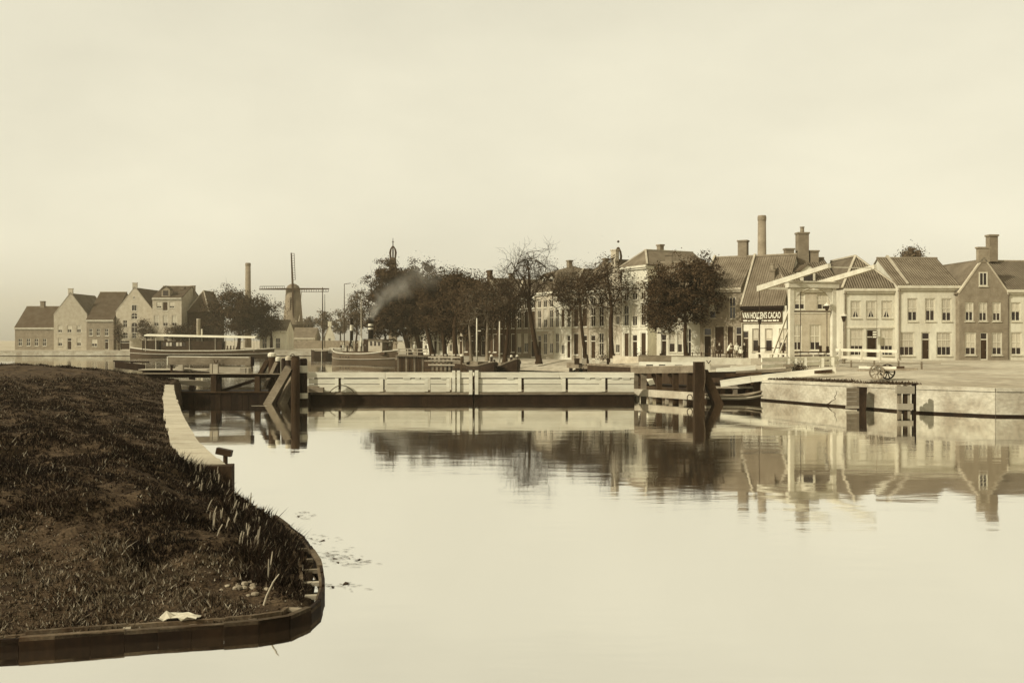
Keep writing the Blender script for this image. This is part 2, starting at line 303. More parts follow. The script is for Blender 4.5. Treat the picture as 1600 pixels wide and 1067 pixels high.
# ------------------------------------------------------------------ near bank on the left
BANK = [(-80, 78), (-45, 75), (-27, 70), (-21.5, 63), (-19.4, 55.4), (-16.2, 46.5), (-13.3, 38.7), (-11.0, 32.8), (-9.3, 28.5), (-7.4, 24.6), (-6.7, 23.4), (-5.2, 21.0), (-4.0, 18.3), (-3.35, 16.4), (-3.02, 15.0), (-2.9, 14.0), (-3.0, 13.35), (-3.5, 13.05), (-4.75, 12.75), (-6.0, 12.4), (-9, 11.7), (-20, 9.5), (-80, -2)]
BZ = [1.5, 1.5, 1.5, 1.5, 1.40, 1.28, 1.14, 1.05, .98, .84, .42, .28, .18, .14, .13, .13, .13, .13, .13, .13, .13, .2, .3]
for _i in range(12, 21): BANK[_i] = (BANK[_i][0] * 1.02, BANK[_i][1] * 1.02)
bp = np.array(BANK, float); bz = np.array(BZ)
def bank_z(X, Y):
    X = np.asarray(X, float); Y = np.asarray(Y, float)
    best = np.full(X.shape, 1e9); ze = np.zeros(X.shape)
    for i in range(len(bp) - 1):
        a, b = bp[i], bp[i + 1]; ab = b - a
        t = np.clip(((X - a[0]) * ab[0] + (Y - a[1]) * ab[1]) / (ab @ ab), 0, 1)
        d = np.hypot(X - a[0] - t * ab[0], Y - a[1] - t * ab[1]); m = d < best
        best = np.where(m, d, best); ze = np.where(m, bz[i] + t * (bz[i + 1] - bz[i]), ze)
    ins = np.zeros(X.shape, bool); n = len(bp)
    for i in range(n):
        a, b = bp[i], bp[(i + 1) % n]
        c = ((a[1] > Y) != (b[1] > Y)) & (X < (b[0] - a[0]) * (Y - a[1]) / ((b[1] - a[1]) if b[1] != a[1] else 1e-9) + a[0]); ins ^= c
    near = np.clip((18.5 - Y) / 4.0, 0, 1); near = near * near * (3 - 2 * near)
    top = 1.05 - .06 * np.clip(Y - 30, 0, 20)
    slope = np.minimum(1, best / 3.2); slope = slope * slope * (3 - 2 * slope)
    rise_f = top * slope * (1 - .0 * near); rise_n = .45 * (1 - np.exp(-best / 3.2)) + .10 * np.maximum(0, best - 2.5)
    rise_f = np.where(Y > 30, np.clip(best, 0, 5) * .10 + .1 * np.sin(X * .7) * 0, rise_f) if False else rise_f
    far = np.clip((Y - 22.5) / 4, 0, 1); far = np.where(Y > 24.2, np.maximum(far, np.clip(1.6 - best, 0, 1)), far)
    bb = np.maximum(0, best - .85); sl2 = np.minimum(1, bb / 3.2); sl2 = sl2 * sl2 * (3 - 2 * sl2); rise_w = .09 * np.minimum(bb, 7)                      # behind the stone coping: a flatter lawn
    rise_f = rise_f * (1 - far) + (rise_w + .25 * sl2 - .03 * (best < .85)) * far
    rise = rise_f * (1 - near) + rise_n * near
    lump = .07 * np.sin(X * 1.7 + 1.3 * np.sin(Y * .9)) * np.cos(Y * 1.3) + .05 * np.sin(X * 4.1 + Y * 2.3 + np.sin(Y * 3.1)) + .03 * np.sin(X * 9 - Y * 7 + 2 * np.sin(X * 3.3)) + .022 * np.sin(X * 15 + Y * 19 + np.sin(X * 7 - Y * 5)) * np.sin(Y * 11 - X * 6)
    z = np.where(ins, ze - .05 + rise + lump * np.clip(best - .8 * far, 0, 1), np.maximum(-1, ze - .1 - best * 6))
    return z, ins, best
def bank():
    xs = np.concatenate([np.arange(-80, -24, 1.5), np.arange(-24, -1.5, .16)]); ys = np.concatenate([np.arange(-3, 9, 1.0), np.arange(9, 30, .16), np.arange(30, 62, .22), np.arange(62, 80, .5)])
    X, Y = np.meshgrid(xs, ys); Z, ins, dd = bank_z(X, Y)
    n, m = X.shape; idx = np.arange(n * m).reshape(n, m)
    f = np.stack([idx[:-1, :-1], idx[:-1, 1:], idx[1:, 1:], idx[1:, :-1]], -1).reshape(-1, 4)
    keep = (Z.ravel()[f] > -.98).any(1); f = f[keep]
    o = npmesh('grassy_bank', np.stack([X, Y, Z], -1).reshape(-1, 3), f, 'earth'); o.data.polygons.foreach_set('use_smooth', [True] * len(o.data.polygons))
    tag(o, 'dark earthen bank sloping to the water at left', kind='structure')
    # grass
    rg = np.random.default_rng(5); K = 560000
    y = 9 * (66 / 9) ** rg.random(K); x = -rg.random(K) * (y * .57 + 2.5) - 1.5
    z, ins, d = bank_z(x, y); k = ins & (d > np.where(y > 24.3, .32 + .34 * np.clip((56 - y) / 32, 0, 1), .12)); x, y, z, d = x[k], y[k], z[k], d[k]
    near = np.clip((16.6 + .5 * np.sin(x * 1.4) + .3 * np.sin(x * 3.7 + 1) - y) / 1.6, 0, 1)   # trodden front with thin grass; its sunlight is put into paler blades
    near = np.where(d < 1.15, np.minimum(near, np.clip((14.6 - y) / .8, 0, 1)), near)
    k = rg.random(len(x)) > near * .25
    patch = np.sin(x * .8 + y * .35) * np.sin(y * .6 - x * .3); k &= ~((patch > .45) & (rg.random(len(x)) < .35) & (y > 26))
    k &= ~((y > 44) & (y < 60) & (x < -23.5 + rg.normal(0, .8, len(x))) )
    x, y, z, d, near = x[k], y[k], z[k], d[k], near[k]; K = len(x)
    tuft = .75 + .55 * np.sin(x * 2.1 + 2 * np.sin(y * 1.3)) * np.sin(y * 1.7 + x); h = rg.uniform(.04, .15, K) * tuft * (1 - .3 * near) * (1 + 1.0 * (d < 1.2) * (y < 24.3) * (y > 15)); w = rg.uniform(.005, .011, K) * (1 + y / 24)
    a = rg.random(K) * 6.283; lean = rg.normal(0, .5, (K, 2)) * h[:, None]
    b = np.stack([x, y, z - .02], 1); dx = np.stack([np.cos(a) * w, np.sin(a) * w, np.zeros(K)], 1)
    tip = b + np.stack([lean[:, 0], lean[:, 1], h], 1)
    v = np.stack([b - dx, b + dx, tip], 1); q = rg.random(K); dry = q < np.where(near > .3, .16, .03); mid = ~dry & (q < np.where(near > .3, .75, .12)); drk = ~dry & ~mid  # more pale blades in front, standing in for sunlight there
    for sel, nm, mt, lb in ((drk, 'grass', 'grass', 'dark grass covering the near bank'), (mid, 'grass', 'midg', 'short turf on the front of the near bank, paled as sunlit'), (dry, 'dry_grass', 'dryg', 'scattered straw and dry blades on the near bank, denser to paint its sunlit front')):
        vv = v[sel].reshape(-1, 3); ff = np.arange(len(vv)).reshape(-1, 3); tag(npmesh(nm, vv, ff, mt), lb, kind='stuff')
    # clods and litter on the trodden earth
    K = 2600; y = rg.uniform(11.5, 17.5, K); x = -rg.random(K) * 6.5 - 3.0; z, ins, d = bank_z(x, y); k = ins & (d > .25); x, y, z = x[k], y[k], z[k]
    vs = []; fs = []
    for i in range(len(x)):
        s = abs(rg.normal(0, .022)) + .008; bs = len(vs)
        for p in ((1, 0, 0), (-1, 0, 0), (0, 1, 0), (0, -1, 0), (0, 0, 1), (0, 0, -1)):
            q = np.array(p) * s * rg.uniform(.6, 1.5, 3); vs.append((x[i] + q[0], y[i] + q[1], z[i] + q[2] * .7))
        for t in ((0, 2, 4), (2, 1, 4), (1, 3, 4), (3, 0, 4), (2, 0, 5), (1, 2, 5), (3, 1, 5), (0, 3, 5)): fs.append([bs + j for j in t])
    tag(npmesh('clods', np.array(vs), np.array(fs), 'earth'), 'crumbs of earth strewn on the trodden bank', kind='stuff')
    # pale withered reed heads on the slope
    r2 = random.Random(9); n = 0
    pix = [(352, 735), (368, 742), (378, 738), (400, 740), (385, 752), (395, 757), (404, 762), (340, 745), (358, 762), (372, 770), (392, 775), (410, 772), (420, 785), (345, 790), (430, 800), (415, 808), (400, 800), (383, 800), (363, 805), (333, 828), (331, 815), (337, 838), (452, 812), (447, 820), (438, 828), (420, 838), (413, 850), (385, 838), (378, 850), (372, 858), (310, 745), (320, 738), (328, 752), (316, 770), (426, 868), (437, 862), (432, 880), (424, 895), (415, 912), (300, 762), (390, 790), (355, 822), (405, 830), (458, 838)] + [(x_ := r2.uniform(300, 470), 720 + (x_ - 300) * .62 + r2.uniform(8, 75)) for _ in range(34)]
    for px, py in pix:
        Y = 22.
        for _ in range(30):
            X = xx(px, Y); z, ins, d = bank_z(np.array([X]), np.array([Y])); t = zz(py, Y); Y += (t - float(z[0])) * 2.0; Y = min(max(Y, 12.5), 30)
        X = xx(px, Y); z0 = float(bank_z(np.array([X]), np.array([Y]))[0][0]); mb = MB(); hh = r2.uniform(.16, .34) * (1.15 if py > 855 else 1)
        for j in range(r2.randint(1, 2)):
            ox, oy = r2.gauss(0, .02), r2.gauss(0, .03); lx = r2.gauss(.04, .03)
            mb.tube([(ox, oy, -.04), (ox + lx * .5, oy, hh * .55), (ox + lx, oy + r2.gauss(0, .02), hh * r2.uniform(.8, 1.1))], [.005, .013, .009], 5)
        o = mb.build('reed', 'dryg'); o.location = (X, Y, z0)
        tag(o, 'pale withered reed head standing on the grassy slope', 'reed', 'withered reeds on the near bank')
bank()

def edge_pt(s):                                                                     # point s metres along the bank edge from index 4
    i = 4; acc = 0
    while i < len(BANK) - 1:
        a, b = Vector((*BANK[i], BZ[i])), Vector((*BANK[i + 1], BZ[i + 1])); l = (b - a).length
        if acc + l >= s: return a.lerp(b, (s - acc) / l), (b - a).normalized()
        acc += l; i += 1
    return Vector((*BANK[-1], BZ[-1])), Vector((-1, 0, 0))
def stone_edge():
    r = thing('retaining_wall', 'curved wall with a broad pale stone coping along the grassy bank', 'wall', (BANK[4][0], BANK[4][1], 0)); O = Vector((BANK[4][0], BANK[4][1], 0))
    L = sum((Vector(BANK[i + 1]) - Vector(BANK[i])).length for i in range(4, 9)); s = 0; rr = random.Random(2)
    w = MB()
    while s < L - .05:
        l = min(rr.uniform(.95, 1.35), L - s); a, d = edge_pt(s + .015); b, d2 = edge_pt(s + l - .015); n = Vector((d.y, -d.x, 0)).normalized() * -1   # towards the water
        if n.x < 0: n = -n
        W = .34 + .36 * (s / L) + rr.gauss(0, .02)
        za = a.z + rr.gauss(0, .008); mb = MB(); e = rr.gauss(0, .012)
        A0, B0 = a + n * (.12 + e), b + n * (.12 + e); A1, B1 = a - n * W, b - n * W
        vs = [(p - O).to_tuple()[:2] + (z,) for p, z in ((A0, a.z), (B0, b.z), (B1, b.z + .03), (A1, a.z + .03), (A0, a.z - .22), (B0, b.z - .22), (B1, b.z - .19), (A1, a.z - .19))]
        mb.add(vs, [(0, 1, 2, 3), (4, 7, 6, 5), (0, 4, 5, 1), (1, 5, 6, 2), (2, 6, 7, 3), (3, 7, 4, 0)])
        mb.build('coping_stone', 'coping', r)
        s += l
        A, B = a + n * .06 - O, b + n * .06 - O
        w.add([(A.x, A.y, -1), (B.x, B.y, -1), (B.x, B.y, b.z - .2), (A.x, A.y, a.z - .2)], [(0, 1, 2, 3)])
    a, d = edge_pt(L); n = Vector((-d.y, d.x, 0)); 
    w.build('wall', 'mwood', r)
    e = MB(); P = Vector((BANK[9][0], BANK[9][1], 0)) - O                             # the squared end of the wall
    e.beam(P + Vector((-.75, -.10, .36)), P + Vector((.33, .06, .36)), .55, .92); e.build('end_block', 'mwood', r)
    st = MB(); st.tube([(0, 0, -.3), (0, 0, .18)], .06, 8).beam((-.22, 0, .2), (.16, 0, .12), .2, .16)
    o = one('mooring_post', 'stubby dark iron mooring post at the end of the stone coping', 'post', st, 'black'); o.location = (BANK[9][0] + .05, BANK[9][1] + .35, .95)
    # timber revetment round the tip of the bank
    r = thing('revetment', 'low timber revetment with double cap boards round the tip of the bank', 'revetment', (BANK[13][0], BANK[13][1], 0)); O = Vector((BANK[13][0], BANK[13][1], 0))
    s0 = sum((Vector(BANK[i + 1]) - Vector(BANK[i])).length for i in range(4, 11)); s1 = s0 + 18.5; s = s0; rr = random.Random(3)
    sp = []
    while s < s1:
        p, d = edge_pt(s); sp.append((p - O, d)); s += .42
    def outw(d): 
        n = Vector((-d.y, d.x, 0)).normalized(); return n
    for i in range(len(sp) - 1):
        (p, d), (q, d2) = sp[i], sp[i + 1]; n, n2 = outw(d), outw(d2); zt = .14 + rr.gauss(0, .016)
        mb = MB(); zj = rr.gauss(0, .018); g = rr.uniform(.001, .004)
        A, B = p + n * .12, q + n2 * .12; A.z = B.z = 0                                # sheet pile board
        dd = (B - A).normalized(); A = A + dd * g; B = B - dd * g
        mb.beam(Vector((A.x, A.y, -.35 + zt / 2)), Vector((B.x, B.y, -.35 + zt / 2)), .05, .9 + rr.gauss(0, .012)); mb.build('sheet_board', 'dwood', r)
        if i % 3 == 0 and i + 3 < len(sp):
            q3, d3 = sp[min(i + 3, len(sp) - 1)]; n3 = outw(d3)
            mid = [sp[j] for j in range(i, i + 4)]
            mb = MB()
            for (pa, da), (pb, db) in zip(mid[:-1], mid[1:]):
                a_, b_ = pa + outw(da) * .10, pb + outw(db) * .10; mb.beam((a_.x, a_.y, zt + zj), (b_.x, b_.y, zt + zj), .09, .05)
            mb.build('cap_board', 'capw', r)
            if i < len(sp):
                mb = MB()
                for (pa, da), (pb, db) in zip(mid[:-1], mid[1:]):
                    a_, b_ = pa - outw(da) * .22, pb - outw(db) * .22; mb.beam((a_.x, a_.y, zt - .02 + zj), (b_.x, b_.y, zt - .02 + zj), .06, .06)
                mb.build('inner_board', 'capw', r)
        if i % 2 == 0:
            mb = MB(); a_, b_ = p + n * .06, p - n * .22; mb.beam((a_.x, a_.y, zt - .04), (b_.x, b_.y, zt - .04), .10, .06); mb.build('spacer', 'lwood' if rr.random() < .3 else 'gwood', r)
    pp = MB(); rr = random.Random(8)                                                 # crumpled paper
    gx = 7; grid = []
    for i in range(gx):
        for j in range(5): grid.append((i * .09 - .27 + rr.gauss(0, .012), j * .07 - .14 + rr.gauss(0, .012), .03 + abs(rr.gauss(0, .035))))
    pp.add(grid, [(i * 5 + j, i * 5 + j + 1, (i + 1) * 5 + j + 1, (i + 1) * 5 + j) for i in range(gx - 1) for j in range(4)])
    pp2 = MB(); pp2.v = [(x, y, z) for x, y, z in pp.v] + [(x, y, z - .006) for x, y, z in pp.v]; k = len(pp.v); pp2.f = list(pp.f) + [tuple(a + k for a in f[::-1]) for f in pp.f]; pp2.mi = [0] * len(pp2.f)
    Y = 13.4; X = xx(280, Y); z = float(bank_z(np.array([X]), np.array([Y]))[0][0])
    o = one('paper', 'crumpled white paper lying on the trodden earth of the bank', 'paper', pp2, 'paper'); o.location = (X, Y, z + .01)
    for i in range(16):
        px, py = rr.gauss(388, 16), rr.gauss(918, 5); Y = 14.2
        for _ in range(20):
            X = xx(px, Y); z = float(bank_z(np.array([X]), np.array([Y]))[0][0]); Y += (zz(py, Y) - z) * 1.5; Y = min(max(Y, 13.3), 15.5)
        mb = MB(); s = rr.uniform(.025, .06)
        mb.lathe([(s * .5, -s * .5), (s, -s * .1), (s * .8, s * .4), (s * .3, s * .55)], n=6); mb.v = [(x * rr.uniform(.7, 1.4), y * rr.uniform(.8, 1.2), q) for x, y, q in mb.v]
        o = one('stone', 'small pale stone in the rubble heap near the bank tip', 'stone', mb, 'rubble', 'rubble stones on the bank tip'); o.location = (X, Y, z + s * .3); o.rotation_euler = (0, 0, rr.uniform(0, 6))
    mb = MB(); p0 = Vector((xx(411, 14.1), 14.1, .42)); 
    mb.tube([(0, 0, 0), (.05, .02, .17), (.14, .04, .36), (.22, .05, .47)], [.016, .014, .012, .008], 6)
    o = one('stick', 'pale crooked stick poking up by the bank tip', 'stick', mb, 'lwood'); z = float(bank_z(np.array([p0.x]), np.array([p0.y]))[0][0]); o.location = (p0.x, p0.y, z - .03)
    # floating weed
    rg = np.random.default_rng(3); vs = []; fs = []
    for cx, cy, nn, sx, sy in ((515, 868, 60, 14, 5), (545, 876, 45, 14, 4), (465, 805, 30, 12, 4), (520, 915, 30, 20, 3), (500, 842, 25, 12, 4)):
        for _ in range(nn):
            p = gnd(rg.normal(cx, sx), rg.normal(cy, sy), .008); a = rg.normal(0, .5); l = rg.uniform(.04, .22); b = len(vs)
            vs += [(p.x, p.y, .008), (p.x + l * math.cos(a), p.y + l * math.sin(a), .008), (p.x + l * .5, p.y + l * .5 * math.sin(a) + .018, .010)]; fs.append([b, b + 1, b + 2])
    tag(npmesh('waterweed', np.array(vs), np.array(fs), 'earth'), 'wisps of weed floating beside the bank', kind='stuff')
stone_edge()

# ------------------------------------------------------------------ houses
def roof_slab(quads, name, mat, parent, th=.14):
    mb = MB(); uvs = []
    for q in quads:
        q = [Vector(p) for p in q]; n = (q[1] - q[0]).cross(q[2] - q[0]).normalized()
        if n.z < 0: n = -n
        e = (q[1] - q[0]).normalized(); g = n.cross(e)
        lo = [p - n * th for p in q]; k = len(q); b = list(range(k))
        fs = [tuple(b), tuple(k + i for i in b)[::-1]] + [(i, (i + 1) % k, (i + 1) % k + k, i + k) for i in b]
        al = q + lo; mb.add(al, fs)
        for f in fs:
            for i in f: d = al[i] - q[0]; uvs.append((d.dot(e), d.dot(g)))
    return mb.build(name, mat, parent, uvs=uvs)

def window(parent, u0, u1, z0, z1, style, proud=False, v=0.0, wm='white', rr=rnd):
    W = u1 - u0; H = z1 - z0; fb = min(.11, W * .13); y0 = (v + .06) if not proud else v - .05; y1 = y0 + .06
    f = MB(); a0, a1 = u0 + .004, u1 - .004
    f.box(a0, a0 + fb, y0, y1, z0, z1).box(a1 - fb, a1, y0, y1, z0, z1).box(a0 + fb, a1 - fb, y0, y1, z1 - fb, z1).box(a0 + fb, a1 - fb, y0, y1, z0, z0 + fb)
    i0, i1, j0, j1 = a0 + fb, a1 - fb, z0 + fb, z1 - fb; t = .045
    if style in ('sash', 'curt', 'dark', 'lace', 'arch'):
        zm = z0 + H * .56; f.box(i0, i1, y0 + .01, y1 - .005, zm - t, zm + t)
        if W > .8: um = (u0 + u1) / 2; f.box(um - t * .7, um + t * .7, y0 + .012, y1 - .012, j0, zm - t); f.box(um - t * .7, um + t * .7, y0 + .012, y1 - .012, zm + t, j1)
    if style == 'small':
        um = (u0 + u1) / 2; zm = (z0 + z1) / 2; f.box(um - .03, um + .03, y0 + .01, y1 - .01, j0, j1)
    if style == 'shop':
        zm = z0 + H * .66; f.box(i0, i1, y0 + .01, y1 - .005, zm - t, zm + t)
        for k in (1, 2): um = i0 + (i1 - i0) * k / 3; f.box(um - .02, um + .02, y0 + .015, y1 - .015, j0, j1)
    if style == 'door':
        o = f.build('door_frame', wm, parent); zt = z0 + H * .74
        d = MB().box(i0 + .004, i1 - .004, y0 + .03, y1 + .02, z0 + .02, zt - .05)
        um = (i0 + i1) / 2
        for k in (0, 1):
            zb = z0 + .2 + k * (zt - z0) * .47; d.box(i0 + .12, i1 - .12, y0 + .012, y0 + .03, zb, zb + (zt - z0) * .38)
        d = d.build('door', 'door', parent)
        MB().box(i1 - .16, i1 - .10, y0 - .03, y0 + .03, z0 + (zt - z0) * .45, z0 + (zt - z0) * .45 + .1).build('handle', 'gwood', d)
        tb = MB().box(i0, i1, y0 + .012, y1 - .004, zt - .05, zt + .05).build('transom', wm, o)
        MB().box(i0, i1, y1 - .02, y1, zt + .05, j1).build('pane', 'glass', o)
        return o
    o = f.build('window', wm, parent)
    yp = y1 - .012
    if style == 'shut':
        m = MB(); n = max(2, int((j1 - j0) / .16))
        for k in range(n): zb = j0 + (j1 - j0) * k / n; m.box(i0, i1, yp - .02, yp + .01, zb + .012, zb + (j1 - j0) / n - .006)
        m.box(i0, i1, yp, yp + .02, j0, j1); m.build('shutter', 'shutter', o)
    else:
        MB().box(i0, i1, yp, yp + .02, j0, j1).build('pane', 'glass', o)
        if style in ('sash', 'curt', 'lace', 'shop'):
            lo = {'sash': rr.uniform(.35, .5), 'curt': .5, 'lace': .3, 'shop': .36}[style]; zc = j0 + (j1 - j0) * lo
            c = MB()
            if style == 'curt':                                                      # drawn apart below
                um = (i0 + i1) / 2; c.add([(i0, yp - .004, j1), (i1, yp - .004, j1), (i1, yp - .004, zc), (i0, yp - .004, zc)], [(0, 1, 2, 3)])
                for sg in (0, 1):
                    ea = i0 if sg == 0 else i1; c.add([(ea, yp - .004, zc), (um, yp - .004, zc), (ea + (um - ea) * .35, yp - .004, j0), (ea, yp - .004, j0)], [(0, 1, 2, 3)])
            else:
                c.add([(i0, yp - .004, zc), (i1, yp - .004, zc), (i1, yp - .004, j1), (i0, yp - .004, j1)], [(0, 1, 2, 3)])
            c.build('curtain', 'curtain', o)
    MB().box(u0 - .05, u1 + .05, y0 - .16 if not proud else y0 - .06, y0 - .002, z0 - .08, z0 - .004).build('sill', wm, o)
    return o

def house(name, label, loc, rz, w, dep, eave, ridge, roof, wins, wall='brick', rmat='roof', cornice='white', chim=(), wm='white', arch=False, plinth=None, belts=(), gable_cap=None, parapet=None):
    r = thing(name, label, 'house', loc, rz); rr = random.Random(hash(label) & 0xffff if False else sum(map(ord, label)))
    fw = [q for q in wins if q[3] <= eave + .01]
    us = sorted({0, w} | {q[0] for q in fw} | {q[1] for q in fw}); zs = sorted({-.6, eave} | {q[2] for q in fw} | {q[3] for q in fw})
    mb = MB()
    def idx(L, q): return L.index(q)
    for i in range(len(us) - 1):
        for j in range(len(zs) - 1):
            cu, cz = (us[i] + us[i + 1]) / 2, (zs[j] + zs[j + 1]) / 2
            if any(q[0] < cu < q[1] and q[2] < cz < q[3] for q in fw): continue
            mb.add([(us[i], 0, zs[j]), (us[i + 1], 0, zs[j]), (us[i + 1], 0, zs[j + 1]), (us[i], 0, zs[j + 1])], [(0, 1, 2, 3)])
    for q in fw:
        a, b, c, d = q[:4]; e = .14
        mb.add([(a, 0, c), (b, 0, c), (b, e, c), (a, e, c)], [(0, 1, 2, 3)]); mb.add([(a, 0, d), (b, 0, d), (b, e, d), (a, e, d)], [(0, 1, 2, 3)])
        mb.add([(a, 0, c), (a, 0, d), (a, e, d), (a, e, c)], [(0, 1, 2, 3)]); mb.add([(b, 0, c), (b, 0, d), (b, e, d), (b, e, c)], [(0, 1, 2, 3)])
        mb.add([(a, e, c), (b, e, c), (b, e, d), (a, e, d)], [(0, 1, 2, 3)])
        if q[4] == 'arch':                                                           # rounded head: corner fillets flush with the wall
            rad = (b - a) / 2; m_ = (a + b) / 2; n = 6
            for sg in (-1, 1):
                cor = (m_ + sg * rad, -.004, d); pts = [(m_ + sg * rad * math.cos(t * math.pi / 2 / n), -.004, d - rad + rad * math.sin(t * math.pi / 2 / n)) for t in range(n + 1)]
                for t in range(n): mb.add([cor, pts[t], pts[t + 1]], [(0, 1, 2)])
    mb.add([(0, 0, -.6), (0, dep, -.6), (0, dep, eave), (0, 0, eave)], [(0, 1, 2, 3)]); mb.add([(w, 0, -.6), (w, dep, -.6), (w, dep, eave), (w, 0, eave)], [(0, 1, 2, 3)])
    mb.add([(0, dep, -.6), (w, dep, -.6), (w, dep, eave), (0, dep, eave)], [(0, 1, 2, 3)])
    H = ridge - eave; ov = .22
    if roof == 'side':
        for x in (0, w): mb.add([(x, 0, eave), (x, dep, eave), (x, dep / 2, ridge)], [(0, 1, 2)])
        rq = [[(-.1, -ov, eave + .02), (w + .1, -ov, eave + .02), (w + .1, dep / 2, ridge + .08), (-.1, dep / 2, ridge + .08)], [(w + .1, dep + ov, eave + .02), (-.1, dep + ov, eave + .02), (-.1, dep / 2, ridge + .08), (w + .1, dep / 2, ridge + .08)]]
    elif roof == 'front':
        for y in (0, dep): mb.add([(0, y, eave), (w, y, eave), (w / 2, y, ridge)], [(0, 1, 2)])
        rq = [[(-ov, .25, eave - .1), (-ov, dep + .1, eave - .1), (w / 2, dep + .1, ridge - .02), (w / 2, .25, ridge - .02)], [(w + ov, dep + .1, eave - .1), (w + ov, .25, eave - .1), (w / 2, .25, ridge - .02), (w / 2, dep + .1, ridge - .02)]]
        # a raised gable parapet in front of the roof
    elif roof == 'hip':
        pk = w * .45; hb = min(dep * .45, H * .9)
        A, B, C, D = (-ov, -ov, eave + .02), (w + ov, -ov, eave + .02), (w + ov, dep + ov, eave + .02), (-ov, dep + ov, eave + .02); P, Q = (pk, hb, ridge), (pk, dep + .1, ridge)
        rq = [[A, B, P], [B, C, Q, P], [D, A, P, Q]]
    elif roof == 'mansard':
        a = .9; rm = eave + H * .72
        rq = [[(-ov, -ov, eave + .02), (w + ov, -ov, eave + .02), (w - a + .3, a, rm), (a - .3, a, rm)], [(w + ov, -ov, eave + .02), (w + ov, dep + ov, eave + .02), (w - a + .3, dep - a, rm), (w - a + .3, a, rm)],
              [(-ov, dep + ov, eave + .02), (-ov, -ov, eave + .02), (a - .3, a, rm), (a - .3, dep - a, rm)], [(a - .3, a, rm), (w - a + .3, a, rm), (w / 2, dep / 2, ridge)], [(w - a + .3, a, rm), (w - a + .3, dep - a, rm), (w / 2, dep / 2, ridge)], [(a - .3, dep - a, rm), (a - .3, a, rm), (w / 2, dep / 2, ridge)]]
    mb.build('wall', wall, r)
    ro = roof_slab(rq, 'roof', rmat, r)
    if roof == 'side':
        rc = MB().tube([(-.12, dep / 2, ridge + .1), (w + .12, dep / 2, ridge + .1)], .12, 6); rc.build('ridge_tiles', rmat if False else 'brick', ro)
        if parapet:
            for x in parapet:
                p = MB(); p.beam((x, -.1, eave + .12), (x, dep / 2, ridge + .32), .2, .2); p.beam((x, dep / 2, ridge + .32), (x, dep + .1, eave + .12), .2, .2); p.build('gable_coping', 'lbrick', r)
    if roof == 'hip':
        p = MB()
        for q in ((-ov, -ov), (w + ov, -ov)): p.beam((q[0], q[1], eave + .06), (w * .45, min(dep * .45, H * .9), ridge + .05), .22, .14)
        p.beam((w * .45, min(dep * .45, H * .9), ridge + .05), (w * .45, dep, ridge + .05), .22, .16); p.build('ridge_tiles', 'lbrick', ro)
    if roof == 'front':
        p = MB(); p.beam((-.1, .1, eave - .05), (w / 2, .1, ridge + .12), .42, .16, up=(0, 1, 0)) if False else None
        for sx in (-1, 1): p.beam((w / 2 + sx * (w / 2 + .08), .12, eave), (w / 2, .12, ridge + .1), .34, .14)
        p.build('gable_coping', gable_cap or 'lbrick', r)
        MB().box(w / 2 - .55, w / 2 + .55, -.05, .4, ridge - .35, ridge + 1.0).box(w / 2 - .65, w / 2 + .65, -.1, .45, ridge + 1.0, ridge + 1.15).build('gable_finial', wall, r)
    if cornice and roof != 'front':
        MB().box(-.06, w + .06, -.34, -.003, eave - .28, eave - .02).box(-.03, w + .03, -.2, -.003, eave - .48, eave - .28).build('cornice', cornice, r)
    if plinth: MB().box(.002, w - .002, -.05, -.002, -.5, plinth).build('plinth', 'stone', r) if not any(q[2] < plinth for q in fw) else None
    for zb in belts: MB().box(0, w, -.06, -.003, zb - .1, zb + .1).build('belt_course', cornice or 'white', r)
    for q in wins: window(r, q[0], q[1], q[2], q[3], q[4], proud=q[3] > eave + .01, wm=wm, rr=rr)
    for c in chim:
        u, v, z0, z1, cw = c[:5]; ch = MB().box(u - cw / 2, u + cw / 2, v - cw * .4, v + cw * .4, z0, z1).box(u - cw / 2 - .08, u + cw / 2 + .08, v - cw * .4 - .08, v + cw * .4 + .08, z1, z1 + .18)
        co = ch.build('chimney', 'chim', ro)
        if len(c) > 5: MB().lathe([(.22, 0), (.2, .5), (.26, .55), (.24, .62)], (u, v, z1 + .18), 8).build('chimney_pot', 'brick', co)
    return r
def dormer(parent, u, v, z0, w, h, mat='white', roofm='droof'):
    d = MB().box(u - w / 2, u + w / 2, v, v + 2.2, z0, z0 + h).build('dormer', mat, parent)
    roof_slab([[(u - w / 2 - .15, v - .15, z0 + h), (u - w / 2 - .15, v + 2.4, z0 + h), (u, v + 2.4, z0 + h + w * .5), (u, v - .15, z0 + h + w * .5)], [(u + w / 2 + .15, v + 2.4, z0 + h), (u + w / 2 + .15, v - .15, z0 + h), (u, v - .15, z0 + h + w * .5), (u, v + 2.4, z0 + h + w * .5)]], 'dormer_roof', roofm, d, .06)
    MB().add([(u - w / 2, v + .01, z0 + h), (u + w / 2, v + .01, z0 + h), (u, v + .01, z0 + h + w * .5)], [(0, 1, 2)]).build('dormer_gable', mat, d)
    MB().box(u - w * .32, u + w * .32, v - .02, v + .01, z0 + h * .14, z0 + h * .88).box(u - .03, u + .03, v - .035, v - .021, z0 + h * .14, z0 + h * .88).build('pane', 'glass', d)

